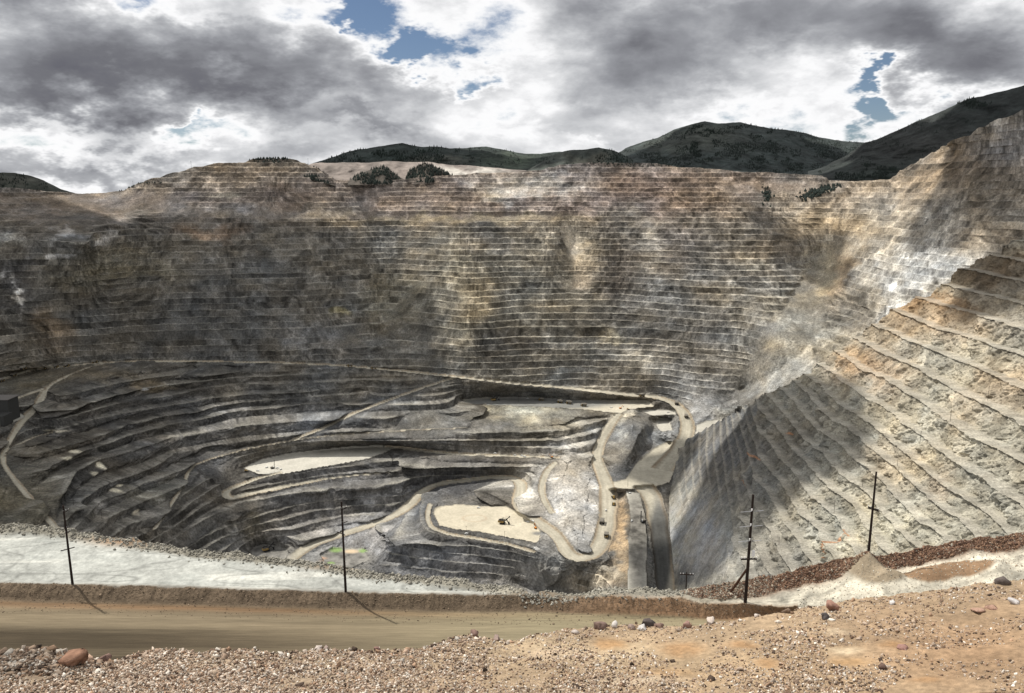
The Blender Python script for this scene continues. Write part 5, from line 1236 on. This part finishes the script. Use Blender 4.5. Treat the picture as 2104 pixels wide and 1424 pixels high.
# ---- power poles
def pole(name, base, h, lean, r, arms, label, group='tall wooden power poles along the rim', brace=None, extra=None, yaw=0.0):
    t = empty(name, base, yaw)
    top = Vector((lean[0] * h, lean[1] * h, h))
    MB().tube((0, 0, -1.2), top, r, r * .62, 12).build('post', M['wood'], t)
    ax = lambda z, dy=0: Vector((lean[0] * z, lean[1] * z - dy, z))
    for (z, l, w, tilt, side) in arms:
        c_ = ax(z, r * .9)
        cr_ = MB().beam(c_ + Vector((-l * (side[0]), 0, -tilt * l)), c_ + Vector((l * side[1], 0, tilt * l)), w, w).build('crossarm', M['wood'], t)
        for s_ in (-side[0] * .92, side[1] * .92, side[1] * .5, -side[0] * .5):
            q = c_ + Vector((l * s_, 0, tilt * l * s_ + w * .5))
            MB().tube(q, q + Vector((0, 0, w * 1.3)), w * .32, w * .42, 8).build('insulator', M['insul'], cr_)
    if brace:
        MB().tube((brace[0], brace[1], -.8), ax(brace[2]), r * .75, r * .6, 10).build('brace', M['brownwood'], t)
    if extra: extra(t, ax)
    return tag(t, label, 'power pole', group)
def pole_h(bx, by, ty):
    p = Vector(on_fore(bx, by)); dep = p.y * CT - p.z * ST
    a, b, c_ = ray(bx, ty); D = math.hypot(p.x, p.y); hl = math.hypot(float(a), float(b))
    return p, float(c_) / hl * D - p.z
p, h = pole_h(150, 1203, 1035)
pole('power_pole', p, h, (-.004, 0), .20, [(h * .93, .9, .10, .35, (0, 1)), (h * .72, .9, .10, .3, (.6, .6)), (h * .67, .8, .10, .35, (0, 1)), (h * .46, 1.2, .12, .25, (.9, .9))], 'leftmost tall power pole, with short slanting arms, at the brown berm')
p, h = pole_h(712, 1218, 1030)
pole('power_pole', p, h, (-.004, 0), .20, [(h * .93, .8, .10, .3, (0, 1)), (h * .78, .8, .10, .25, (0, 1)), (h * .66, .9, .10, -.3, (1, .4))], 'tall power pole left of the middle in front of the pit bottom')
def wires(t, ax):
    for z in (h * .855, h * .72, h * .585):
        c_ = ax(z, .25)
        MB().tube(c_ + Vector((-1.7, 0, -.12)), c_ + Vector((-.12, 0, .05)), .05, n=8).tube(c_ + Vector((.35, 0, .03)), c_ + Vector((1.6, 0, .14)), .05, n=8).build('wire_arm', M['wire'], t)
        MB().tube(c_ + Vector((-.1, 0, .1)), c_ + Vector((-.1, 0, .4)), .09, .12, 8).build('insulator', M['insul'], t)
    c_ = ax(h * .455, .35)
    MB().tube(c_ + Vector((.55, 0, 0)), c_ + Vector((.55, 0, .75)), .26, .22, 10).build('transformer', M['insul'], t)
p, h = pole_h(1532, 1237, 1015)
pole('power_pole', p, h, (.012, 0), .26, [(h * .42, 1.15, .20, .02, (1, 1.0)), ], 'power pole with a diagonal brace, three thin metal arms and a crossarm', brace=(-1.9, 3.0, h * .33), extra=wires)
p, h = pole_h(1782, 1174, 967)
pole('power_pole', p, h, (.004, 0), .21, [(h * .56, .8, .14, -.30, (1, 1)), (h * .545, .8, .14, -.30, (1, 1))], 'rightmost tall power pole standing on a sandy mound')
p = Vector(on_fore(1416, 1214))
pole('power_pole', p + Vector((0, 2, -1.0)), 3.0, (0, 0), .11, [(2.65, 1.05, .13, -.05, (1, 1))], 'short wooden pole with one crossarm just beyond the rim edge', 'short poles at the rim')
# thin far poles in the pit
PP = [(1140, 1200, 15, 'thin pole on the slope below the hairpin'), (1177, 1168, 20, 'thin pole below the hairpin'), (1109, 1121, 20, 'thin pole right of the bottom pad'), (1037, 1109, 17, 'thin pole below the middle of the bottom pad'), (958, 1096, 15, 'thin pole by the reddish vehicle below the bottom pad'), (80, 1015, 16, 'thin pole on the left dark slope, uppermost'),
      (210, 1071, 17, 'thin pole on the left dark slope behind the grey rim'), (3, 990, 16, 'thin pole at the left border below the road fork'), (152, 1043, 16, 'thin pole on the left dark slope close behind the leftmost tall pole'), (1065, 826, 14, 'thin pole right of the upper mining shovel'), (1290, 1000, 14, 'thin pole at the road junction'), (884, 1076, 18, 'thin pole left of the bottom pad'), (700, 926, 10, 'thin pole behind the bright pad'), (165, 755, 12, 'thin pole below the left queue of trucks'), (53, 770, 12, 'thin pole beside the second truck of the left queue'), (130, 782, 12, 'thin pole between the ramp and a bench at left')]
def thin_pole(p, hh):
    t = empty('power_pole', p)
    MB().tube((0, 0, -1), (0, 0, hh), .32, .22, 6).build('post', M['wood'], t)
    MB().beam((-1.2, 0, hh * .9), (1.2, 0, hh * .9), .28, .28).build('crossarm', M['wood'], t)
    return t
tp0 = thin_pole((0, 0, 0), 16.0)
first = True
for (qx, qy, hpx, lab) in PP:
    o = tp0 if first else copy_tree(tp0); first = False
    q = A.point(qx, qy); hh = hpx * q.length / F / .97; o.location = (q.x, q.y, q.z + 1); o.scale = (1, 1, hh / 16)
    tag(o, lab, 'power pole', 'thin power poles inside the pit')
for (qx, qy, hpx, lab) in [(2029, 824, 26, 'thin pole high on the cream wall nearest the right border'), (1966, 873, 21, 'thin pole on the cream wall, second from the right'), (1894, 918, 25, 'thin pole on the cream wall above the tall mound pole'), (1833, 967, 23, 'thin pole on the cream wall right of the top of the tall mound pole'), (1765, 1011, 20, 'thin pole on the cream wall left of the tall mound pole'), (1711, 1062, 27, 'thin pole above the orange streak on the cream wall'), (1653, 1089, 18, 'thin pole left of the orange streak'), (1596, 1128, 19, 'thin pole on the grey wall right of the braced pole'), (1480, 1198, 18, 'thin pole on the grey wall left of the braced pole')]:
    o = copy_tree(tp0); j = int((qy - np.interp(qx, pxb, ry)) / (1325 - np.interp(qx, pxb, ry)) * (NVb - 1)); i = int((qx - 1366) / 924 * (NUb - 1))
    q = Vector(QB[j, i]); hh = hpx * q.length / F / .95; o.location = q; o.scale = (.8, .8, hh / 16)
    tag(o, lab, 'power pole', 'thin power poles on the spur wall')
for (qx, qy, lab) in [(635, 334, 'tiny mast on the rim left of the wooded hill'), (395, 346, 'tiny mast on the left slope of the rim'), (275, 386, 'tiny mast low on the left slope of the rim')]:
    o = copy_tree(tp0); q = on_pit(qx, qy); o.location = q; o.scale = (1.2, 1.2, 1.4); tag(o, lab, 'power pole', 'tiny masts on the rim')

# ================================================================== CLOUDS overhead, out of the frame, that shade parts of the pit
def cloud_mat():
    m, nt, b = new_mat('cloud'); N, L = nt.nodes.new, nt.links.new
    b.inputs['Base Color'].default_value = (.8, .8, .82, 1)
    tr_ = N('ShaderNodeBsdfTransparent'); mx = N('ShaderNodeMixShader'); out = nt.nodes['Material Output']
    tc = N('ShaderNodeTexCoord'); n = N('ShaderNodeTexNoise'); n.inputs['Scale'].default_value = .009; n.inputs['Detail'].default_value = 4
    r = N('ShaderNodeMapRange'); r.inputs['From Min'].default_value = .33; r.inputs['From Max'].default_value = .46
    L(tc.outputs['Object'], n.inputs['Vector']); L(n.outputs['Fac'], r.inputs['Value'])
    L(r.outputs[0], mx.inputs[0]); L(tr_.outputs[0], mx.inputs[1]); L(b.outputs[0], mx.inputs[2]); L(mx.outputs[0], out.inputs['Surface'])
    return m
cm = cloud_mat()
def cloud(target, rx, ry, alt=1750, n=9):
    t = Vector(target); k = (alt - t.z) / sd.z; c = t + sd * k
    V, Fc = [], []
    for q in range(n):
        a = rng.uniform(0, 6.28); rr = rng.uniform(.0, .75) ** .7
        cx, cy, r = rx * rr * math.cos(a), ry * rr * math.sin(a), rng.uniform(.35, .6)
        b0 = len(V); nu_, nv_ = 20, 10
        for j in range(nv_ + 1):
            th = math.pi * j / nv_
            for i in range(nu_):
                ph = 2 * math.pi * i / nu_
                d = 1 + .25 * float(vnoise(math.cos(ph) * 2 + q, math.sin(ph) * 2, th * 2))
                V.append((cx + rx * r * d * math.sin(th) * math.cos(ph), cy + ry * r * d * math.sin(th) * math.sin(ph), (55 if th < 1.57 else 20) * math.cos(th) * d))
        for j in range(nv_):
            for i in range(nu_):
                i2 = (i + 1) % nu_; Fc.append((b0 + j * nu_ + i, b0 + j * nu_ + i2, b0 + (j + 1) * nu_ + i2, b0 + (j + 1) * nu_ + i))
    o = mesh_obj('cloud', V, Fc, cm, None, True); o.location = c
    return tag(o, 'unseen grey cloud placed to shade the ground below', kind='structure')
def spurp(x, y): return at(x, y, zwall(x, y))
cloud(spurp(1500, 960), 250, 300); cloud(A.point(1400, 960), 130, 160, n=6); cloud(spurp(1560, 880), 170, 150, n=9); cloud(spurp(1640, 930), 110, 120); cloud(spurp(2040, 580), 220, 150, n=7)
cloud(A.point(150, 950), 300, 240); cloud(A.point(500, 600), 520, 230); cloud(A.point(60, 600), 420, 330); cloud(A.point(2020, 330), 300, 260)
cloud(A.point(1640, 480), 120, 150, n=6)
for (x, y, D, a, b) in [(760, 320, 4200, 700, 350), (1080, 330, 3900, 600, 300), (1440, 290, 4900, 800, 450), (1700, 310, 4600, 700, 450), (1900, 290, 3500, 500, 400), (2150, 230, 3600, 500, 400), (40, 380, 3600, 500, 300), (1250, 325, 3150, 250, 120)]:
    cloud(atD(x, y, D), a, b, 2050, 12)

# ================================================================== AIR: haze and drifting dust
def volume_mat(name, dens, color, noisy=None, size=(1, 1, 1), aniso=.35):
    m = bpy.data.materials.new(name); m.use_nodes = True; nt = m.node_tree; nt.nodes.clear()
    N, L = nt.nodes.new, nt.links.new
    out = N('ShaderNodeOutputMaterial'); v = N('ShaderNodeVolumePrincipled')
    v.inputs['Color'].default_value = (*color, 1); v.inputs['Density'].default_value = dens; v.inputs['Anisotropy'].default_value = aniso
    L(v.outputs[0], out.inputs['Volume'])
    if noisy:
        tc = N('ShaderNodeTexCoord'); mp = N('ShaderNodeVectorMath'); mp.operation = 'MULTIPLY'; mp.inputs[1].default_value = tuple(1.0 / q for q in size)
        L(tc.outputs['Object'], mp.inputs[0])
        n = N('ShaderNodeTexNoise'); n.inputs['Scale'].default_value = noisy; n.inputs['Detail'].default_value = 4; n.inputs['Roughness'].default_value = .6; n.inputs['Distortion'].default_value = .4
        L(mp.outputs[0], n.inputs['Vector'])
        g = N('ShaderNodeVectorMath'); g.operation = 'LENGTH'; L(mp.outputs[0], g.inputs[0])
        f = N('ShaderNodeMapRange'); f.interpolation_type = 'SMOOTHSTEP'; f.inputs['From Min'].default_value = .15; f.inputs['From Max'].default_value = .95; f.inputs['To Min'].default_value = 1; f.inputs['To Max'].default_value = 0; L(g.outputs['Value'], f.inputs['Value'])
        r = N('ShaderNodeMapRange'); r.inputs['From Min'].default_value = .36; r.inputs['From Max'].default_value = .66; L(n.outputs['Fac'], r.inputs['Value'])
        a = N('ShaderNodeMath'); a.operation = 'MULTIPLY'; L(f.outputs[0], a.inputs[0]); L(r.outputs[0], a.inputs[1])
        b = N('ShaderNodeMath'); b.operation = 'MULTIPLY'; b.inputs[1].default_value = dens; L(a.outputs[0], b.inputs[0]); L(b.outputs[0], v.inputs['Density'])
    return m
def dust(c, rx, ry, rz_, rotz, dens, sc, label):
    V, Fc = [], []; nu_, nv_ = 24, 12
    for j in range(nv_ + 1):
        th = math.pi * j / nv_
        for i in range(nu_):
            ph = 6.28318 * i / nu_; d = 1 + .12 * math.sin(3 * ph + j)
            V.append((rx * d * math.sin(th) * math.cos(ph), ry * d * math.sin(th) * math.sin(ph), rz_ * math.cos(th)))
    for j in range(nv_):
        for i in range(nu_): i2 = (i + 1) % nu_; Fc.append((j * nu_ + i, j * nu_ + i2, (j + 1) * nu_ + i2, (j + 1) * nu_ + i))
    o = mesh_obj('dust_cloud', V, Fc, volume_mat('dust_air', dens, (.99, .98, .96), sc, (rx, ry, rz_), 0.0), None, True)
    o.location = c; o.rotation_euler = rotz
    return tag(o, label, kind='stuff')
dust(A.point(1560, 750) + Vector((-10, -210, 0)), 330, 150, 170, (0, -.6, .3), .075, 1.2, 'pale dust drifting at the foot of the rock slide')
dust(A.point(1880, 560) + Vector((-20, -110, 40)), 120, 80, 240, (0, .35, .3), .024, 1.4, 'white dust rising over the right hand benches')
dust(A.point(1470, 820) + Vector((0, -90, 40)), 130, 90, 70, (0, -.2, .2), .05, 1.3, 'low dust hanging over the road bend beside the spur')
